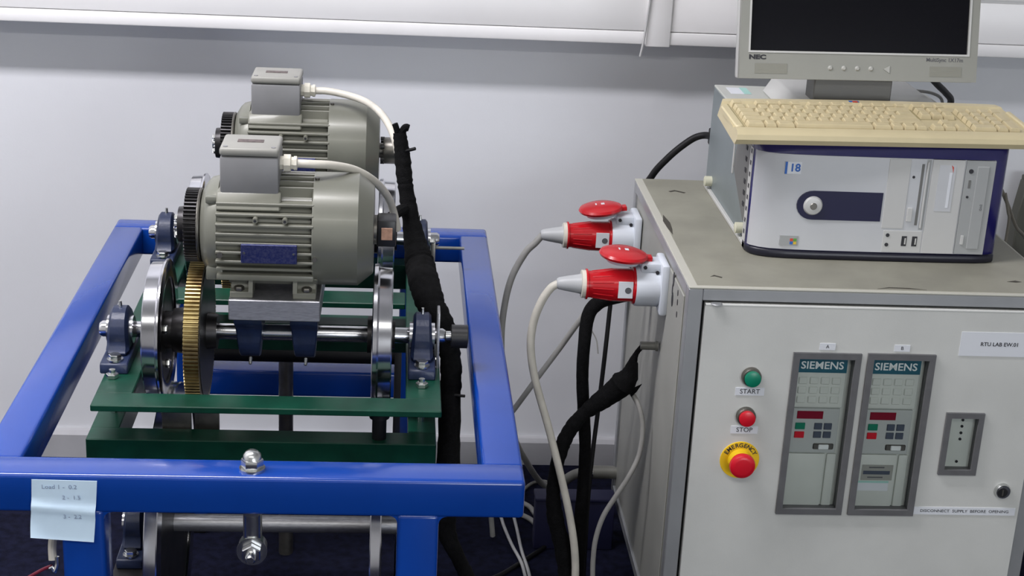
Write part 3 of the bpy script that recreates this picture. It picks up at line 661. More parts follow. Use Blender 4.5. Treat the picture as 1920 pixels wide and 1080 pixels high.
# lock
lk = obj('door_lock', MB().lathe([(0, 0.0110), (0.003, 0.0125), (0.008, 0.0125)], 'Y', (0.9495, DY - 0.007, 0.3770), 24), 'zinc', cab)
obj('lock_core', MB().lathe([(0, 0.0078), (0.002, 0.0085)], 'Y', (0.9480, DY - 0.0083, 0.3765), 20), 'black_plastic', lk)
obj('key_slot', MB().box(0.9470, 0.9490, DY - 0.0090, DY - 0.0082, 0.3715, 0.3815), 'gunmetal', lk)
# push buttons
def push(x, z, cm, name, r=0.0148):
    b = obj(name, MB().lathe([(0, r * 0.93), (0.002, r), (0.009, r)], 'Y', (x, DY - 0.009, z), 28), 'gunmetal', cab)
    obj('button_cap', MB().lathe([(0, 0.0095), (0.0012, 0.0122), (0.006, 0.0122)], 'Y', (x + 0.0005, DY - 0.0145, z - 0.0005), 28), cm, b)
    return b
push(0.5360, 0.5595, 'button_green', 'start_button')
push(0.5340, 0.4950, 'button_red', 'stop_button')
def plate(name, x0, x1, z0, z1, txt, size, par, m='paper_white', tm='black_print', bold=0.0, y=None, tx=None, sx=1.0):
    y = DY if y is None else y
    p = obj(name, MB().box(x0, x1, y - 0.0009, y + 0.0001, z0, z1), m, par, 0)
    if txt: obj('lettering', text_mb(txt, size, front_mtx((x0 + x1) / 2 if tx is None else tx, y - 0.0011, (z0 + z1) / 2, 0, sx), bold), tm, p, 0)
    return p
plate('start_label', 0.5145, 0.5585, 0.5285, 0.5410, 'START', 0.0105, cab)
plate('stop_label', 0.5135, 0.5550, 0.4655, 0.4780, 'STOP', 0.0105, cab)
es = obj('emergency_stop', MB().lathe([(0, 0.0300), (0.0015, 0.0305)], 'Y', (0.5320, DY - 0.0015, 0.4215), 40), 'label_yellow', cab)
obj('stop_collar', MB().lathe([(0, 0.0165), (0.012, 0.0185), (0.013, 0.0185)], 'Y', (0.5320, DY - 0.0140, 0.4215), 28), 'label_yellow', es)
obj('stop_mushroom', MB().lathe([(0, 0.0120), (0.0008, 0.0165), (0.003, 0.0190), (0.008, 0.0200), (0.014, 0.0175), (0.016, 0.013)], 'Y', (0.5320, DY - 0.0280, 0.4215), 36), 'button_red', es)
mb = None
for k, ch in enumerate('EMERGENCY'):
    a = math.radians(150 - 120 * k / 8)
    mb = text_mb(ch, 0.0095, front_mtx(0.5320 + 0.0245 * math.cos(a), DY - 0.0018, 0.4215 + 0.0245 * math.sin(a), a - PI / 2), 0.00015, mb=mb)
eo = obj('emergency_lettering', mb, 'black_print', es, 0); eo['kind'] = 'stuff'
plate('drive_tag', 0.6345, 0.6585, 0.6045, 0.6150, 'A', 0.0075, cab)
plate('drive_tag', 0.7480, 0.7720, 0.6045, 0.6150, 'B', 0.0075, cab)
plate('lab_label', 0.8475, 0.9650, 0.6000, 0.6385, 'RTU LAB EW.01', 0.0085, cab, tx=0.9080, bold=0.0001)
plate('warning_label', 0.8140, 0.9760, 0.3335, 0.3465, 'DISCONNECT  SUPPLY  BEFORE  OPENING', 0.0066, cab, sx=1.12)

# the two motor drives seen through the door windows
def make_drive(x0, label):
    y = DY + 0.0095
    t = thing('motor_drive', label, 'motor drive', (x0 + 0.0515, y + 0.05, 0.338), 'motor drives behind the door windows')
    L = x0 + 0.0085; Rr = x0 + 0.0945
    obj('housing', MB().box(L, Rr, y + 0.004, y + 0.110, 0.338, 0.594, 0.002), 'drive_grey', t)
    obj('vent_cover', MB().box(L + 0.0005, Rr - 0.0075, y, y + 0.005, 0.5065, 0.5935, 0.001, 1), 'drive_grey', t)
    bp = obj('brand_plate', MB().box(L + 0.002, Rr - 0.008, y - 0.0012, y + 0.0005, 0.5640, 0.5865), 'siemens_teal', t, 0)
    obj('brand_lettering', text_mb('SIEMENS', 0.0168, front_mtx((L + Rr) / 2 - 0.0030, y - 0.0015, 0.5755, 0, 1.05), 0.00025), 'white_print', bp, 0)
    for r_ in range(3):
        for c_ in range(4):
            kx = L + 0.0065 + c_ * 0.0170; kz = 0.5450 - r_ * 0.0155
            obj('vent_block', MB().box(kx, kx + 0.0135, y - 0.0018, y + 0.001, kz, kz + 0.0115, 0.0012, 1), 'drive_grey', t)
    kp = obj('keypad_panel', MB().box(L + 0.0015, Rr - 0.0100, y, y + 0.0045, 0.4310, 0.5045, 0.0006, 1), 'drive_mid_grey', t)
    obj('display', MB().box(L + 0.0105, L + 0.0505, y - 0.001, y + 0.0005, 0.4880, 0.5005), 'display_red', kp)
    obj('run_key', MB().box(L + 0.0095, L + 0.0245, y - 0.0018, y + 0.0005, 0.4705, 0.4810, 0.0005, 1), 'button_green', kp)
    obj('stop_key', MB().box(L + 0.0095, L + 0.0245, y - 0.0018, y + 0.0005, 0.4560, 0.4665, 0.0005, 1), 'button_red', kp)
    for c_ in range(2):
        for r_ in range(2):
            kx = L + 0.0390 + c_ * 0.0150
            obj('arrow_key', MB().box(kx, kx + 0.0120, y - 0.0018, y + 0.0005, 0.4705 - r_ * 0.0140, 0.4810 - r_ * 0.0140, 0.0005, 1), 'key_slate', kp)
    cn_ = obj('serial_connector', MB().box(L + 0.0405, L + 0.0725, y - 0.0015, y + 0.001, 0.4370, 0.4470, 0.0015, 1), 'gunmetal', t)
    obj('connector_face', MB().box(L + 0.0485, L + 0.0645, y - 0.0040, y - 0.001, 0.4380, 0.4460, 0.001, 1), 'white_print', cn_)
    obj('terminal_cover', MB().box(L + 0.0005, Rr - 0.0240, y + 0.0005, y + 0.005, 0.339, 0.4290, 0.002), 'drive_grey', t)
    obj('cover_rib', MB().box(Rr - 0.0215, Rr - 0.0060, y + 0.001, y + 0.005, 0.339, 0.4290, 0.003), 'drive_grey', t)
    return t
d1 = make_drive(0.5965, 'grey motor drive with red display behind the left door window')
d2 = dup(d1, (0.7095 + 0.0515, DY + 0.0595, 0.338), 'grey motor drive with paper stickers behind the right tall window')
yy_ = DY + 0.0100
sk = obj('rating_sticker', MB().box(0.7270, 0.7760, yy_ - 0.0006, yy_ + 0.0003, 0.3860, 0.4120), 'cabinet_side_paint', d2, 0)
obj('barcode_strip', MB().box(0.7295, 0.7715, yy_ - 0.0010, yy_, 0.3960, 0.4020), 'key_slate', sk, 0)
obj('print_line', MB().box(0.7380, 0.7620, yy_ - 0.0010, yy_, 0.4068, 0.4088), 'grey_print', sk, 0)
obj('print_line', MB().box(0.7370, 0.7610, yy_ - 0.0010, yy_, 0.3900, 0.3920), 'grey_print', sk, 0)
sk2 = obj('service_sticker', MB().box(0.7215, 0.7715, yy_ - 0.0006, yy_ + 0.0003, 0.3680, 0.3840), 'paper_white', d2, 0)
obj('sticker_band', MB().box(0.7215, 0.7715, yy_ - 0.0010, yy_, 0.3815, 0.3845), 'sticker_teal', sk2, 0)

# sockets on the cabinet side (parts of the cabinet) and the red plugs in them
def socket(y, z):
    s_ = obj('wall_socket', MB().box(0.4210, 0.4340, y - 0.036, y + 0.036, z - 0.042, z + 0.042, 0.004), 'socket_white', cab)
    obj('socket_barrel', MB().lathe([(0.3835, 0.028), (0.3835, 0.0325), (0.3880, 0.0335), (0.4240, 0.0335)], 'X', (0, y, z - 0.003), 32), 'socket_white', s_)
    obj('hinge_block', MB().box(0.3900, 0.4230, y - 0.020, y + 0.020, z + 0.024, z + 0.040, 0.003), 'socket_white', s_)
    obj('hinge_pin', MB().cyl((0.3960, y - 0.0205, z + 0.034), (0.3960, y - 0.0222, z + 0.034), 0.003, n=10), 'black_print', s_)
    obj('case_screw', MB().cyl((0.4160, y - 0.0200, z + 0.026), (0.4160, y - 0.0225, z + 0.026), 0.003, n=10), 'black_print', s_)
    # flipped-up red lid
    tilt = Matrix.Translation((0.3630, y, z + 0.048)) @ Matrix.Rotation(math.radians(LT), 4, 'Y')
    t1 = MB().lathe([(-0.004, 0.037), (0.0, 0.0395), (0.004, 0.037), (0.0075, 0.028), (0.009, 0.012)], 'Z', (0, 0, 0), 32)
    bmesh.ops.transform(t1.bm, matrix=tilt, verts=t1.bm.verts[:])
    ld = obj('socket_lid', t1, 'plug_red', s_)
    t2 = MB().lathe([(-0.012, 0.026), (-0.004, 0.031)], 'Z', (0, 0, 0), 28)
    bmesh.ops.transform(t2.bm, matrix=tilt, verts=t2.bm.verts[:])
    obj('lid_seal', t2, 'socket_white', ld)
    t3 = MB().box(0.030, 0.046, -0.008, 0.008, -0.006, 0.002, 0.001, 1); bmesh.ops.transform(t3.bm, matrix=tilt, verts=t3.bm.verts[:])
    obj('lid_arm', t3, 'plug_red', ld)
    for mx_, mw in ((-0.008, 0.0012), (0.004, 0.0030)):
        t4 = MB().box(mx_ - mw, mx_ + mw, -0.0045, 0.0045, 0.0078, 0.0094); bmesh.ops.transform(t4.bm, matrix=tilt, verts=t4.bm.verts[:]); obj('lid_marking', t4, 'paper_white', ld, 0)
    return s_
LT = 4; S2 = (2.357, 0.628); socket(*S2)
LT = -7; S1 = (2.662, 0.612); socket(*S1)
def plug(y, z, label):
    z = z - 0.003
    t = thing('power_plug', label, 'plug', (0.345, y, z - 0.03), 'red industrial plugs')
    body = obj('plug_body', MB().lathe([(0.3880, 0.0300), (0.3840, 0.0305), (0.3800, 0.0300), (0.3790, 0.0268), (0.3500, 0.0262), (0.3180, 0.0215), (0.3090, 0.0215), (0.3080, 0.0245), (0.3050, 0.0245), (0.3045, 0.020)], 'X', (0, y, z), 36), 'plug_red', t, 30)
    for k in range(14):
        a = 2 * PI * k / 14
        obj('grip_rib', MB().cyl((0.3480, y + 0.0255 * math.cos(a), z + 0.0255 * math.sin(a)), (0.3150, y + 0.0210 * math.cos(a), z + 0.0210 * math.sin(a)), 0.0011, n=6), 'plug_red', body)
    obj('clamp_ring', MB().lathe([(0.3050, 0.0225), (0.2985, 0.0225), (0.2980, 0.018)], 'X', (0, y, z), 28), 'gland_white', t)
    obj('cable_gland', MB().lathe([(0.2985, 0.0165), (0.2920, 0.0150), (0.2740, 0.0120), (0.2620, 0.0095), (0.2590, 0.0070)], 'X', (0, y, z), 24), 'conduit_pale', t)
    lb = obj('plug_label', MB().box(0.3550, 0.3780, y - 0.0275, y - 0.0250, z - 0.013, z + 0.014), 'paper_white', t, 0)
    obj('label_mark', MB().cyl((0.3705, y - 0.0274, z), (0.3705, y - 0.0278, z), 0.0052, n=16), 'grey_print', lb)
    return t
mat('conduit_pale', (0.42, 0.43, 0.44), 0.42)
plug(S2[0], S2[1], 'red plug nearest the camera on the cabinet side, lower in view')
plug(S1[0], S1[1], 'red plug farther back on the cabinet side, nearest the wall')

# ------------------------------------------------------------------ cables around the cabinet
def cable(name, label, pts, r, m, cat='cable', rr=None, wob=0.0, n=12, res=8, group=None):
    return tag(obj(name, MB().tube(pts, r, n, res, rr=rr, wob=wob), m), label, cat, group)
cable('plug_lead', 'white cable drooping from the nearer red plug to the floor', [(0.2620, 2.357, 0.6245), (0.2500, 2.357, 0.6160), (0.2365, 2.357, 0.5930), (0.2258, 2.360, 0.5556), (0.2237, 2.360, 0.5141), (0.2341, 2.365, 0.4561), (0.2613, 2.370, 0.3685), (0.2870, 2.366, 0.2809), (0.3075, 2.362, 0.2013), (0.3190, 2.360, 0.1375), (0.3225, 2.360, 0.0778), (0.318, 2.36, 0.007)], 0.0066, 'cable_white')
cable('plug_lead', 'grey-white cable drooping from the farther red plug behind blue beam', [(0.2620, 2.662, 0.6085), (0.2500, 2.662, 0.5930), (0.2331, 2.662, 0.5738), (0.2115, 2.662, 0.5278), (0.2007, 2.662, 0.4715), (0.1981, 2.662, 0.4042), (0.2080, 2.68, 0.3011), (0.2314, 2.72, 0.1963), (0.2655, 2.78, 0.1097), (0.3004, 2.84, 0.0364), (0.3259, 2.86, 0.008)], 0.0062, 'cable_grey')
cable('flat_cable', 'straight grey cable running diagonally from the cabinet behind the stand', [(0.372, 2.52, 0.5780), (0.3458, 2.50, 0.5489), (0.3249, 2.50, 0.5193), (0.2886, 2.51, 0.4538), (0.2557, 2.52, 0.3961), (0.2212, 2.54, 0.3289), (0.1982, 2.56, 0.2801), (0.1892, 2.60, 0.2083), (0.190, 2.64, 0.10), (0.20, 2.66, 0.007)], 0.0050, 'cable_grey')
cable('black_conduit', 'thick black sleeve hanging straight down from below the nearer plug', [(0.434, 2.475, 0.571), (0.405, 2.465, 0.570), (0.3657, 2.450, 0.5676), (0.3398, 2.440, 0.5630), (0.3231, 2.430, 0.5437), (0.3182, 2.420, 0.4924), (0.3189, 2.420, 0.4396), (0.3244, 2.420, 0.3813), (0.3313, 2.420, 0.3172), (0.3331, 2.420, 0.2468), (0.3327, 2.420, 0.1648), (0.3311, 2.420, 0.1022), (0.3313, 2.420, 0.018)], 0.0105, 'black_sleeve', 'cable sleeve', rr=[0.009, 0.009, 0.0100, 0.0125, 0.0110, 0.0105, 0.0105, 0.0105, 0.0100, 0.0115, 0.014, 0.014], wob=0.02, n=14)
cable('black_lead', 'thin black cable hanging just right of the thick straight sleeve', [(0.434, 2.53, 0.585), (0.395, 2.515, 0.582), (0.372, 2.505, 0.5600), (0.3686, 2.50, 0.5300), (0.3655, 2.49, 0.4852), (0.3614, 2.48, 0.4203), (0.3561, 2.47, 0.3447), (0.3511, 2.46, 0.2784), (0.3476, 2.45, 0.2012), (0.3483, 2.45, 0.1175), (0.350, 2.45, 0.005)], 0.0040, 'black_rubber')
tb_ = thing('taped_loom', 'black taped cable loom slanting down from the cabinet side gland', 'cable sleeve', (0.34, 2.39, 0.0))
obj('gland', MB().lathe([(0.4330, 0.0085), (0.4290, 0.0085), (0.4285, 0.0068), (0.4040, 0.0068), (0.4035, 0.004)], 'X', (0, 2.372, 0.5155), 16), 'conduit_grey', tb_)
obj('tape_wrap', MB().tube([(0.4080, 2.372, 0.5155), (0.3985, 2.372, 0.5012), (0.3927, 2.375, 0.4792), (0.3865, 2.380, 0.4513), (0.3641, 2.390, 0.4216), (0.3352, 2.393, 0.3956), (0.3122, 2.394, 0.3705), (0.2944, 2.394, 0.3377), (0.2841, 2.394, 0.2979), (0.2790, 2.394, 0.2458), (0.2850, 2.392, 0.1901), (0.3024, 2.390, 0.1286), (0.3150, 2.388, 0.0656), (0.318, 2.388, 0.016)], 0.011, 14, 8, rr=[0.0040, 0.0045, 0.0095, 0.0210, 0.0165, 0.0120, 0.0125, 0.0125, 0.0110, 0.0135, 0.0150, 0.0160, 0.0160], wob=0.06), 'black_sleeve', tb_)
obj('tape_flap', MB().prism([(0.392, 0.436), (0.412, 0.447), (0.404, 0.433), (0.396, 0.424)], 'Y', 2.372, 2.374), 'black_sleeve', tb_)
obj('tape_flap', MB().prism([(0.394, 0.490), (0.402, 0.486), (0.404, 0.458), (0.396, 0.440), (0.388, 0.460)], 'Y', 2.366, 2.372), 'black_sleeve', tb_)
cable('sensor_lead', 'thin white cable curling from the black taped loom to the floor', [(0.3960, 2.385, 0.4292), (0.4087, 2.370, 0.4101), (0.4170, 2.360, 0.3762), (0.4136, 2.350, 0.3323), (0.3980, 2.340, 0.2958), (0.3784, 2.340, 0.2580), (0.3596, 2.340, 0.2199), (0.3498, 2.340, 0.1776), (0.3480, 2.340, 0.1370), (0.3500, 2.340, 0.0909), (0.352, 2.34, 0.006)], 0.0043, 'cable_grey')
cable('tie_wire', 'short thin tail of a cable tie on the black sleeve', [(0.330, 2.42, 0.520), (0.338, 2.418, 0.505), (0.342, 2.416, 0.482)], 0.0011, 'cable_grey', 'cable tie', n=6)
cg = thing('conduit_gland', 'grey metal conduit gland near the foot of the cabinet side', 'gland', (0.41, 2.715, 0.09))
obj('gland_body', MB().lathe([(0.4360, 0.0130), (0.3900, 0.0130)], 'X', (0, 2.718, 0.116), 20), 'conduit_grey', cg)
obj('gland_rim', MB().lathe([(0.3900, 0.0142), (0.3860, 0.0142)], 'X', (0, 2.718, 0.116), 20), 'steel', cg)
obj('hose', MB().tube([(0.388, 2.718, 0.116), (0.3723, 2.720, 0.114), (0.3559, 2.725, 0.106), (0.3400, 2.73, 0.090), (0.3253, 2.74, 0.060), (0.318, 2.75, 0.010)], 0.0095, 12), 'conduit_grey', cg)
FZ = 0.0055
cable('floor_cable', 'grey cable looping on the floor below the blue beam corner, upper loop', [(0.20, 2.84, FZ), (0.2719, 2.7941, FZ), (0.2897, 2.7496, FZ), (0.3132, 2.7174, FZ), (0.3425, 2.6966, FZ), (0.3733, 2.69, FZ)], 0.005, 'cable_grey', group='grey floor cables')
cable('floor_cable', 'grey cable looping on the floor below the blue beam corner, lower loop', [(0.19, 2.80, FZ), (0.2682, 2.7423, FZ), (0.2910, 2.6994, FZ), (0.3142, 2.6681, FZ), (0.3330, 2.6497, FZ), (0.36, 2.635, FZ)], 0.005, 'cable_grey', group='grey floor cables')
cable('floor_cable', 'dark thin cable arching on the floor close to the skirting', [(0.255, 2.82, FZ), (0.2768, 2.864, FZ), (0.2950, 2.8886, FZ), (0.3175, 2.8966, FZ), (0.3378, 2.8781, FZ)], 0.0035, 'conduit_grey', group='grey floor cables')
cable('floor_cable', 'thin black cable lying diagonally across the dark carpet', [(0.14, 2.47, 0.005), (0.2036, 2.5147, 0.005), (0.2564, 2.5744, 0.005), (0.2950, 2.6218, 0.005), (0.3292, 2.6643, 0.014)], 0.0040, 'black_rubber')
cable('floor_lead', 'left of two pale thin leads on the floor under the blue beam', [(0.20, 2.86, 0.004), (0.2175, 2.7698, 0.004), (0.2242, 2.7040, 0.004), (0.2351, 2.6305, 0.004), (0.2478, 2.5505, 0.010), (0.2520, 2.4743, 0.010)], 0.0032, 'cable_pale', group='pale floor leads')
cable('floor_lead', 'right of two pale thin leads on the floor under the blue beam', [(0.238, 2.86, 0.004), (0.2439, 2.7706, 0.004), (0.2480, 2.7046, 0.004), (0.2519, 2.6105, 0.004), (0.2575, 2.5216, 0.012), (0.2600, 2.4558, 0.010)], 0.0032, 'cable_pale', group='pale floor leads')
hk = thing('strap_lead', 'white lead with metal clip hanging beside the left blue leg', 'cable', (-0.414, 1.76, 0.43))
obj('lead', MB().tube([(-0.404, 1.772, 0.552), (-0.4090, 1.770, 0.510), (-0.4125, 1.770, 0.485), (-0.4150, 1.770, 0.4664), (-0.4140, 1.765, 0.4505)], 0.0052, 10), 'cable_white', hk)
obj('clip', MB().tube([(-0.4085, 1.764, 0.4560), (-0.4085, 1.762, 0.4450), (-0.4125, 1.760, 0.4370), (-0.4160, 1.760, 0.4430)], 0.0030, 8), 'zinc', hk)
obj('red_wire', MB().tube([(-0.4160, 1.765, 0.4420), (-0.4284, 1.77, 0.4340), (-0.4520, 1.77, 0.4190)], 0.0022, 8), 'wire_red', hk)
nb = thing('storage_box', 'low dark navy box on the floor behind the black sleeves', 'box', (0.36, 2.75, 0))
obj('box_body', MB().box(0.275, 0.424, 2.622, 2.66, 0.0, 0.102, 0.003), 'navy_box', nb)
obj('box_lid', MB().box(0.273, 0.425, 2.619, 2.663, 0.100, 0.108, 0.003), 'navy_box', nb)

# ------------------------------------------------------------------ computer lying on its side on the cabinet
PCZ = CZ1 + 0.0008
pc = thing('computer', 'silver and navy desktop computer lying on its side on cabinet', 'computer', (0.745, 2.50, PCZ))
cs = obj('case', MB().box(0.5560, 0.9320, 2.3440, 2.7120, PCZ, 0.8765, 0.0015, 1), 'pc_case', pc)
obj('case_cover', MB().box(0.5560, 0.9320, 2.3440, 2.7120, 0.8755, 0.8795, 0.0012, 1), 'pc_case_top', cs)
plan = [(0.5475, 2.3450), (0.5475, 2.3260), (0.5530, 2.3150), (0.5640, 2.3060), (0.5800, 2.3000), (0.6050, 2.2965), (0.65, 2.2945), (0.75, 2.2935), (0.85, 2.2940), (0.905, 2.2955), (0.928, 2.2985), (0.9400, 2.3050), (0.9460, 2.3180), (0.9460, 2.3450)]
obj('bezel_shell', MB().prism(plan, 'Z', PCZ + 0.0005, 0.8825, 0.0030), 'pc_navy', pc, 45)
obj('bezel_base', MB().prism([(x, y - (0.0045 if 1 < k < 12 else 0.0)) for k, (x, y) in enumerate(plan)], 'Z', PCZ + 0.0002, 0.7112, 0.0022), 'pc_base_black', pc, 45)
def face_strip(x0, x1, z0, z1, dy, th=0.004):
    """panel that follows the bowed bezel front"""
    def fy(x):
        for (a, ya), (b, yb) in zip(plan[1:], plan[2:]):
            if a <= x <= b and b > a: return ya + (yb - ya) * (x - a) / (b - a)
        return plan[1][1]
    xs = [x0] + [p[0] for p in plan if x0 + 0.002 < p[0] < x1 - 0.002] + [x1]
    poly = [(x, fy(x) - dy) for x in xs] + [(x, fy(x) - dy + th) for x in reversed(xs)]
    return MB().prism(poly, 'Z', z0, z1)
sp_ = obj('fascia_panel', face_strip(0.5500, 0.9190, 0.7125, 0.8640, 0.0022), 'pc_silver', pc, 45)
obj('tower_foot_strip', MB().box(0.5500, 0.5565, 2.350, 2.700, PCZ, PCZ + 0.006, 0.001, 1), 'monitor_side', pc)
for yy2 in (2.385, 2.660):
    obj('tower_foot', MB().lathe([(0.5430, 0.0070), (0.5440, 0.0090), (0.5565, 0.0090)], 'X', (0, yy2, PCZ + 0.0195), 18), 'foot_cream', pc)
obj('vent_panel', MB().prism([(2.375, 0.860), (2.470, 0.860), (2.490, 0.790), (2.390, 0.730), (2.365, 0.730)], 'X', 0.5548, 0.5564), 'monitor_neck', cs)
obj('panel_rib', MB().box(0.5535, 0.5562, 2.492, 2.497, 0.778, 0.862, 0.0005, 1), 'monitor_side', cs)
for k in range(6):
    obj('vent_hole', MB().box(0.5538, 0.5550, 2.398 - 0.002 * k, 2.408 - 0.002 * k, 0.842 - 0.018 * k, 0.849 - 0.018 * k), 'black_print', cs)
for k in range(8):
    obj('bezel_vent', MB().box(0.5464, 0.5480, 2.330, 2.338, 0.854 - 0.0185 * k, 0.861 - 0.0185 * k), 'black_print', pc)
obj('bezel_flank', MB().box(0.5466, 0.5478, 2.3265, 2.3430, 0.7130, 0.8640), 'monitor_side', pc, 0)
# blue power band
pts = [(0.7480, 0.7625), (0.7480, 0.8085), (0.640, 0.8085)]
for k in range(1, 12):
    a = PI / 2 + PI * k / 12; pts.append((0.640 + 0.0250 * math.cos(a), 0.7855 + 0.0230 * math.sin(a)))
pts.append((0.640, 0.7625))
bd = obj('power_band', MB().prism(pts, 'Y', 2.2905, 2.2955), 'pc_black', pc, 0)
obj('power_button', MB().lathe([(0, 0.0075), (0.001, 0.0130), (0.004, 0.0150), (0.006, 0.0155)], 'Y', (0.6400, 2.2860, 0.7850), 32), 'pc_silver_light', bd)
obj('button_mark', MB().lathe([(0, 0.0048), (0.0008, 0.0055)], 'Y', (0.6400, 2.2852, 0.7850), 20), 'gunmetal', bd)
# right-hand column of drives
FY = 2.2918
def fp(name, x0, x1, z0, z1, m, d=0.0015, par=None, bev=0.0005):
    return obj(name, MB().box(x0, x1, FY - d, FY + 0.004, z0, z1, bev, 1), m, par or pc)
fp('bay_cover', 0.7515, 0.7855, 0.7520, 0.8630, 'pc_silver_light', 0.0012)
fl_ = fp('floppy_drive', 0.7870, 0.8175, 0.7500, 0.8635, 'pc_drive_grey', 0.0002)
fp('floppy_slot', 0.8030, 0.8070, 0.7580, 0.8560, 'monitor_neck', 0.0008, fl_, 0)
fp('floppy_lip', 0.8110, 0.8135, 0.7540, 0.8600, 'pc_silver_light', 0.0030, fl_)
fp('eject_button', 0.7885, 0.7965, 0.7640, 0.7860, 'pc_silver_light', 0.0035, fl_)
obj('drive_lamp', MB().cyl((0.7920, FY - 0.001, 0.8350), (0.7920, FY, 0.8350), 0.0022, n=10), 'black_print', fl_)
fp('drive_bay_cover', 0.8190, 0.8700, 0.7130, 0.8640, 'pc_silver_light', 0.0016)
stz = fp('bay_sticker', 0.8300, 0.8560, 0.7820, 0.8560, 'pc_silver', 0.0022, None, 0)
fp('sticker_stripe', 0.8470, 0.8510, 0.7880, 0.8440, 'paper_white', 0.0026, stz, 0)
obj('sticker_swoosh', MB().prism([(0.8485, 0.8560), (0.8520, 0.8530), (0.8520, 0.8440), (0.8505, 0.8500)], 'Y', FY - 0.0028, FY - 0.0020), 'sticker_red', stz, 0)
cdv = fp('optical_drive', 0.8720, 0.9185, 0.7130, 0.8640, 'pc_drive_grey', 0.0010)
fp('drive_tray', 0.8900, 0.9090, 0.7220, 0.8550, 'pc_drive_grey', 0.0026, cdv, 0.0008)
obj('headphone_jack', MB().cyl((0.8805, FY - 0.0020, 0.8470), (0.8805, FY - 0.0005, 0.8470), 0.0036, n=14), 'black_print', cdv)
obj('drive_lamp', MB().cyl((0.8800, FY - 0.0020, 0.8060), (0.8800, FY - 0.0005, 0.8060), 0.0020, n=10), 'black_print', cdv)
fp('volume_wheel', 0.8785, 0.8825, 0.8200, 0.8330, 'monitor_neck', 0.0016, cdv, 0.0004)
fp('eject_button', 0.8790, 0.8840, 0.7290, 0.7440, 'pc_silver_light', 0.0026, cdv, 0.0005)
obj('drive_logo', text_mb('DVD', 0.0050, front_mtx(0.9030, FY - 0.0028, 0.7900, -PI / 2)), 'grey_print', cdv, 0)
fp('port_plate', 0.7560, 0.8175, 0.7135, 0.7485, 'pc_silver_light', 0.0010)
for ux in (0.7860, 0.8025):
    u_ = fp('usb_port', ux, ux + 0.0080, 0.7240, 0.7400, 'black_print', 0.0016, None, 0)
    fp('usb_tongue', ux + 0.0045, ux + 0.0065, 0.7270, 0.7370, 'monitor_side', 0.0022, u_, 0)
for zz in (0.7410, 0.7255):
    obj('audio_jack', MB().cyl((0.7630, FY - 0.0018, zz), (0.7630, FY, zz), 0.0030, n=12), 'black_print', pc)
si = obj('number_sticker', MB().box(0.5910, 0.6165, 2.2935, 2.2975, 0.8335, 0.8525), 'paper_white', pc, 0)
obj('sticker_edge', MB().box(0.5910, 0.5945, 2.2930, 2.2937, 0.8335, 0.8525), 'sticker_blue', si, 0)
obj('sticker_number', text_mb('18', 0.0170, front_mtx(0.6065, 2.2930, 0.8430), 0.0004), 'sticker_blue', si, 0)
sw = obj('system_sticker', MB().box(0.5950, 0.6235, 2.2925, 2.2965, 0.7190, 0.7350), 'pc_drive_grey', pc, 0)
for k, (cx_, cz_, m_) in enumerate(((0.6130, 0.7285, 'sticker_red'), (0.6185, 0.7285, 'sticker_green'), (0.6130, 0.7235, 'sticker_blue'), (0.6185, 0.7235, 'sticker_yellow'))):
    obj('sticker_square', MB().box(cx_ - 0.0024, cx_ + 0.0024, 2.2919, 2.2927, cz_ - 0.0022, cz_ + 0.0022), m_, sw, 0)
ts = obj('paper_sticker', MB().box(0.5720, 0.6080, 2.640, 2.690, 0.8794, 0.8800), 'paper_white', pc, 0)
obj('sticker_band', MB().box(0.5950, 0.6080, 2.640, 2.690, 0.8799, 0.8803), 'sticker_teal', ts, 0)
ts2 = obj('paper_sticker', MB().box(0.875, 0.925, 2.630, 2.690, 0.8794, 0.8800), 'paper_white', pc, 0)

# power and monitor cables
cable('power_lead', 'thick black power lead arching from the computer back down behind cabinet', [(0.5665, 2.716, 0.7790), (0.5580, 2.745, 0.7790), (0.5400, 2.758, 0.7715), (0.5180, 2.765, 0.7531), (0.4940, 2.770, 0.7276), (0.4700, 2.778, 0.6927), (0.4563, 2.785, 0.6467), (0.452, 2.79, 0.50), (0.45, 2.80, 0.15), (0.46, 2.82, 0.008)], 0.0064, 'black_rubber')
tag(obj('power_connector', MB().box(0.5590, 0.5780, 2.7125, 2.742, 0.765, 0.795, 0.003), 'black_rubber'), 'black power connector in the rear of the computer', 'connector')
cable('video_lead', 'black video lead curving down behind the monitor at right', [(0.8600, 2.535, 0.955), (0.8856, 2.56, 0.9404), (0.9180, 2.60, 0.9162), (0.9483, 2.64, 0.8944), (0.9743, 2.68, 0.8710), (0.985, 2.73, 0.83), (0.985, 2.76, 0.76), (0.98, 2.77, 0.60), (0.97, 2.79, 0.1), (0.97, 2.82, 0.009)], 0.0060, 'black_rubber')
cable('adapter_lead', 'thin grey lead lying behind the monitor foot at right', [(0.8631, 2.62, 0.8990), (0.8945, 2.63, 0.8980), (0.9305, 2.65, 0.8900), (0.9600, 2.685, 0.8700), (0.972, 2.72, 0.83), (0.96, 2.745, 0.76), (0.95, 2.755, 0.60), (0.95, 2.77, 0.2), (0.95, 2.79, 0.008)], 0.0028, 'cable_grey')
cable('data_lead', 'grey lead leaving the right side of the computer towards the edge', [(1.055, 2.72, 0.800), (1.085, 2.735, 0.742), (1.1170, 2.75, 0.6968), (1.1448, 2.77, 0.6576), (1.1794, 2.80, 0.6073), (1.2269, 2.85, 0.5604), (1.27, 2.88, 0.45), (1.30, 2.90, 0.20), (1.30, 2.90, 0.006)], 0.0036, 'cable_brown')
cable('data_lead', 'grey lead hanging straight down right of the computer', [(1.1300, 2.755, 0.6850), (1.1405, 2.755, 0.650), (1.1452, 2.755, 0.6303), (1.1450, 2.755, 0.56), (1.145, 2.755, 0.30), (1.145, 2.76, 0.005)], 0.0028, 'cable_brown')
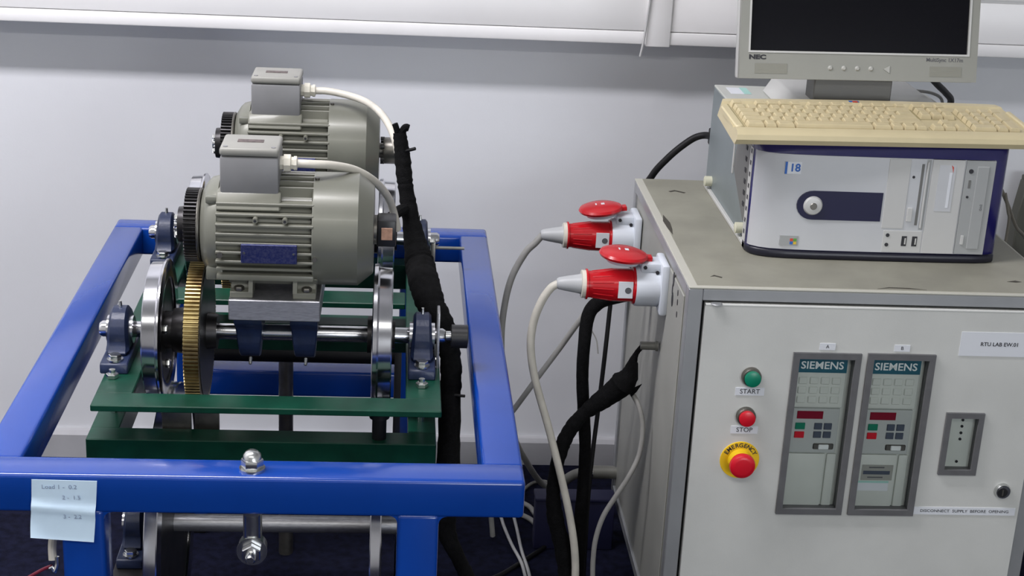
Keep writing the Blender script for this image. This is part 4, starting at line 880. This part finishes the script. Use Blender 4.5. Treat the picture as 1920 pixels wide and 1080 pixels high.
dp = thing('dark_post', 'dark grey post by the wall at the right picture edge', 'post', (1.30, 2.92, 0))
obj('post_body', MB().prism([(1.228, 0.0), (1.320, 0.0), (1.320, 0.66), (1.240, 0.66), (1.232, 0.60)], 'Y', 2.925, 2.960, 0.002), 'dark_post', dp)
obj('post_cap', MB().box(1.243, 1.324, 2.921, 2.964, 0.658, 0.668, 0.002), 'dark_post', dp)

# ------------------------------------------------------------------ monitor
mn = thing('monitor', 'silver flat screen monitor with dark screen standing on the computer', 'monitor', (0.7355, 2.56, 0.880))
MT = Matrix.Translation((0.7328, 2.446, 0.9505)) @ Matrix.Rotation(math.radians(-0.9), 4, 'Y') @ Matrix.Rotation(math.radians(-11.5), 4, 'X')
def mo_(name, mb, m, par=mn, ang=35):
    bmesh.ops.transform(mb.bm, matrix=MT, verts=mb.bm.verts[:]); return obj(name, mb, m, par, ang)
MW, MH = 0.1930, 0.336
SX, SZ0, SZ1 = 0.1765, 0.0440, 0.3160
bz = plate_holes(-MW, MW, 0.0, MH, 0.0, 0.012, [(-SX, SX, SZ0, SZ1)])
bzo = mo_('bezel', bz, 'monitor_silver', mn, 0)
mo_('bezel_rim', plate_holes(-SX - 0.003, SX + 0.003, SZ0 - 0.003, SZ1 + 0.003, -0.0012, 0.003, [(-SX, SX, SZ0, SZ1)]), 'monitor_side', bzo, 0)
mo_('screen', MB().box(-SX - 0.001, SX + 0.001, 0.004, 0.008, SZ0 - 0.001, SZ1 + 0.001), 'screen_black', mn, 0)
mo_('monitor_shell', MB().box(-MW - 0.0005, MW + 0.0005, 0.0095, 0.034, -0.0005, MH + 0.0005, 0.004), 'monitor_side')
mo_('shell_bulge', MB().prism([(-0.15, 0.05), (0.15, 0.05), (0.15, 0.29), (-0.15, 0.29)], 'Y', 0.03, 0.062, 0.006), 'monitor_side')
for k, bx in enumerate((-0.046, -0.024, -0.002, 0.020)):
    mo_('menu_button', MB().lathe([(0, 0.0022), (0.0015, 0.0040), (0.0022, 0.0042)], 'Y', (bx, -0.0022, 0.0185), 14), 'monitor_button')
mo_('power_button', MB().prism([(0.040, 0.0185), (0.050, 0.024), (0.050, 0.012)], 'Y', -0.0018, 0.0005), 'monitor_button')
for sx in (-0.142, 0.142):
    mo_('speaker_grille', MB().box(sx - 0.0260, sx + 0.0260, -0.0006, 0.001, 0.0080, 0.0240), 'monitor_grille', mn, 0)
mo_('brand_lettering', text_mb('NEC', 0.0095, front_mtx(-0.1645, -0.0003, 0.0335, 0, 1.45), 0.0005), 'black_print', mn, 0)
mo_('model_lettering', text_mb('MultiSync 1X17m', 0.0085, front_mtx(0.1395, -0.0003, 0.0345, 0, 1.0), 0.0001), 'grey_print', mn, 0)
obj('stand_neck', MB().prism([(2.470, 0.905), (2.520, 0.905), (2.520, 1.10), (2.500, 1.10), (2.478, 0.955), (2.470, 0.945)], 'X', 0.6690, 0.7975, 0.002), 'monitor_neck', mn)
obj('stand_base', MB().prism([(0.630, 0.8800), (0.905, 0.8800), (0.880, 0.9090), (0.648, 0.9090)], 'Y', 2.475, 2.665, 0.003), 'monitor_side', mn)

# ------------------------------------------------------------------ keyboard
kb = thing('keyboard', 'beige full-size keyboard lying across the front of the computer', 'keyboard', (0.5030, 2.2620, 0.8842))
kb.rotation_euler = (math.radians(2.0), 0, math.radians(3.2))
KW, KD = 0.490, 0.168
prof = [(0.004, 0.000), (0.165, 0.000), (0.168, 0.004), (0.168, 0.024), (0.164, 0.0275), (0.150, 0.0275), (0.146, 0.0240), (0.030, 0.0175), (0.026, 0.0205), (0.012, 0.0195), (0.003, 0.0150), (0.000, 0.0080)]
mbk = MB(); NS = 16; rings = []
for i in range(NS + 1):
    t = i / NS; x = KW * t; arch = 0.010 * (1 - (2 * t - 1) ** 2)
    inset = 0
    sg = 1 if i == 0 else (-1 if i == NS else 0)
    rings.append([mbk.bm.verts.new((x + sg * (0.014 * max(0, (y - 0.125) / 0.043) + 0.006 * z / 0.0275), y + arch * max(0, (y - 0.12) / 0.048), z)) for y, z in prof])
n = len(prof)
for a, b in zip(rings, rings[1:]):
    for k in range(n): mbk.bm.faces.new((a[k], a[(k + 1) % n], b[(k + 1) % n], b[k]))
mbk.bm.faces.new(rings[0][::-1]); mbk.bm.faces.new(rings[-1])
def lobj(name, mb, m, par, ang=35):
    o = obj(name, mb, m, None, ang); o.parent = par; return o
lobj('keyboard_body', mbk, 'keyboard_beige', kb, 30)
for x0, x1 in ((0.0, 0.020), (KW - 0.017, KW)):
    lobj('end_cheek', MB().prism([(0.030, 0.010), (0.128, 0.016), (0.128, 0.0265), (0.030, 0.0215)], 'X', x0 + (0.007 if x0 == 0 else 0.001), x1 - (0 if x0 == 0 else 0.007), 0.002), 'keyboard_beige', kb)
gz = lambda y: 0.0175 + (y - 0.030) / 0.116 * 0.0065
for gx, ya, yb in ((0.0212, 0.034, 0.145), (0.3165, 0.085, 0.135), (0.3920, 0.032, 0.140)):
    lobj('groove', MB().prism([(ya, gz(ya) - 0.001), (yb, gz(yb) - 0.001), (yb, gz(yb) + 0.0004), (ya, gz(ya) + 0.0004)], 'X', gx, gx + 0.0022), 'groove_and_gap_shade', kb, 0)
for wx0, wx1, wy0, wy1 in ((0.0245, 0.3105, 0.0305, 0.1285), (0.3180, 0.3765, 0.0305, 0.0505), (0.3180, 0.3765, 0.0870, 0.1285), (0.3835, 0.4605, 0.0305, 0.1285)):
    lobj('key_gap_shade', MB().prism([(wy0, gz(wy0) - 0.001), (wy1, gz(wy1) - 0.001), (wy1, gz(wy1) + 0.0003), (wy0, gz(wy0) + 0.0003)], 'X', wx0, wx1), 'groove_and_gap_shade', kb, 0)  # thin dark sheet under each key block, painting in the shade of the gaps
U = 0.0190
kcache = {}
def key(x, y, wu, hu=1.0):
    k_ = (wu, hu)
    if k_ not in kcache:
        t = bmesh.new(); w_ = wu * U - 0.0012; h_ = hu * U - 0.0012
        lo = [t.verts.new(p) for p in ((0.0006, 0.0006, 0), (w_ + 0.0006, 0.0006, 0), (w_ + 0.0006, h_ + 0.0006, 0), (0.0006, h_ + 0.0006, 0))]
        hi = [t.verts.new(p) for p in ((0.0030, 0.0026, 0.0075), (w_ - 0.0018, 0.0026, 0.0075), (w_ - 0.0018, h_ - 0.0006, 0.0082), (0.0030, h_ - 0.0006, 0.0082))]
        for i in range(4): t.faces.new((lo[i], lo[(i + 1) % 4], hi[(i + 1) % 4], hi[i]))
        t.faces.new(hi)
        bmesh.ops.bevel(t, geom=[e for e in t.edges if e.verts[0] in hi and e.verts[1] in hi], offset=0.0008, segments=1, affect='EDGES')
        bmesh.ops.recalc_face_normals(t, faces=t.faces[:])
        me = bpy.data.meshes.new('key'); t.to_mesh(me); t.free(); me.materials.append(MATS['key_beige']); kcache[k_] = me
    o = bpy.data.objects.new('key', kcache[k_]); COL.objects.link(o); o.parent = kb
    o.location = (x, y, gz(y) - 0.0002); o.rotation_euler = (math.atan(0.0065 / 0.116), 0, 0)
kx0, ky0 = 0.0250, 0.0310
rows = [[1.5, 1, 1.5, 6.5, 1.5, 1, 1, 1], [2.25] + [1] * 10 + [1.75 + 0.0], [1.75] + [1] * 11 + [2.25], [1.5] + [1] * 12 + [1.5], [1] * 13 + [2]]
rows[1][-1] = 2.75
for r_, row in enumerate(rows):
    x = kx0
    for wu in row: key(x, ky0 + r_ * U, wu); x += wu * U
fy_ = ky0 + 5 * U + 0.004
for base in (0, 2, 6.5, 11):
    for k in range(1 if base == 0 else 4): key(kx0 + (base + k) * U, fy_ - 0.0, 1, 0.85)
nvx = kx0 + 15 * U + 0.0085
for k in range(3):
    key(nvx + k * U, ky0, 1); key(nvx + k * U, ky0 + 3 * U, 1); key(nvx + k * U, ky0 + 4 * U, 1); key(nvx + k * U, fy_, 1, 0.85)
key(nvx + U, ky0 + U, 1)
npx = nvx + 3 * U + 0.0085
key(npx, ky0, 2); key(npx + 2 * U, ky0, 1)
for r_ in range(1, 5):
    for k in range(3): key(npx + k * U, ky0 + r_ * U, 1)
key(npx + 3 * U, ky0, 1, 2); key(npx + 3 * U, ky0 + 2 * U, 1, 2); key(npx + 3 * U, ky0 + 4 * U, 1)
lg = lobj('brand_badge', MB().box(0.226, 0.242, 0.160, 0.167, 0.0272, 0.0282), 'sticker_blue', kb, 0)
lobj('badge_mark', MB().box(0.231, 0.239, 0.158, 0.164, 0.0276, 0.0286), 'sticker_red', lg, 0)
for fx in (0.03, KW - 0.06):
    lobj('rubber_foot', MB().box(fx, fx + 0.03, 0.10, 0.11, -0.0045, 0.001, 0.001, 1), 'dark_plastic', kb)
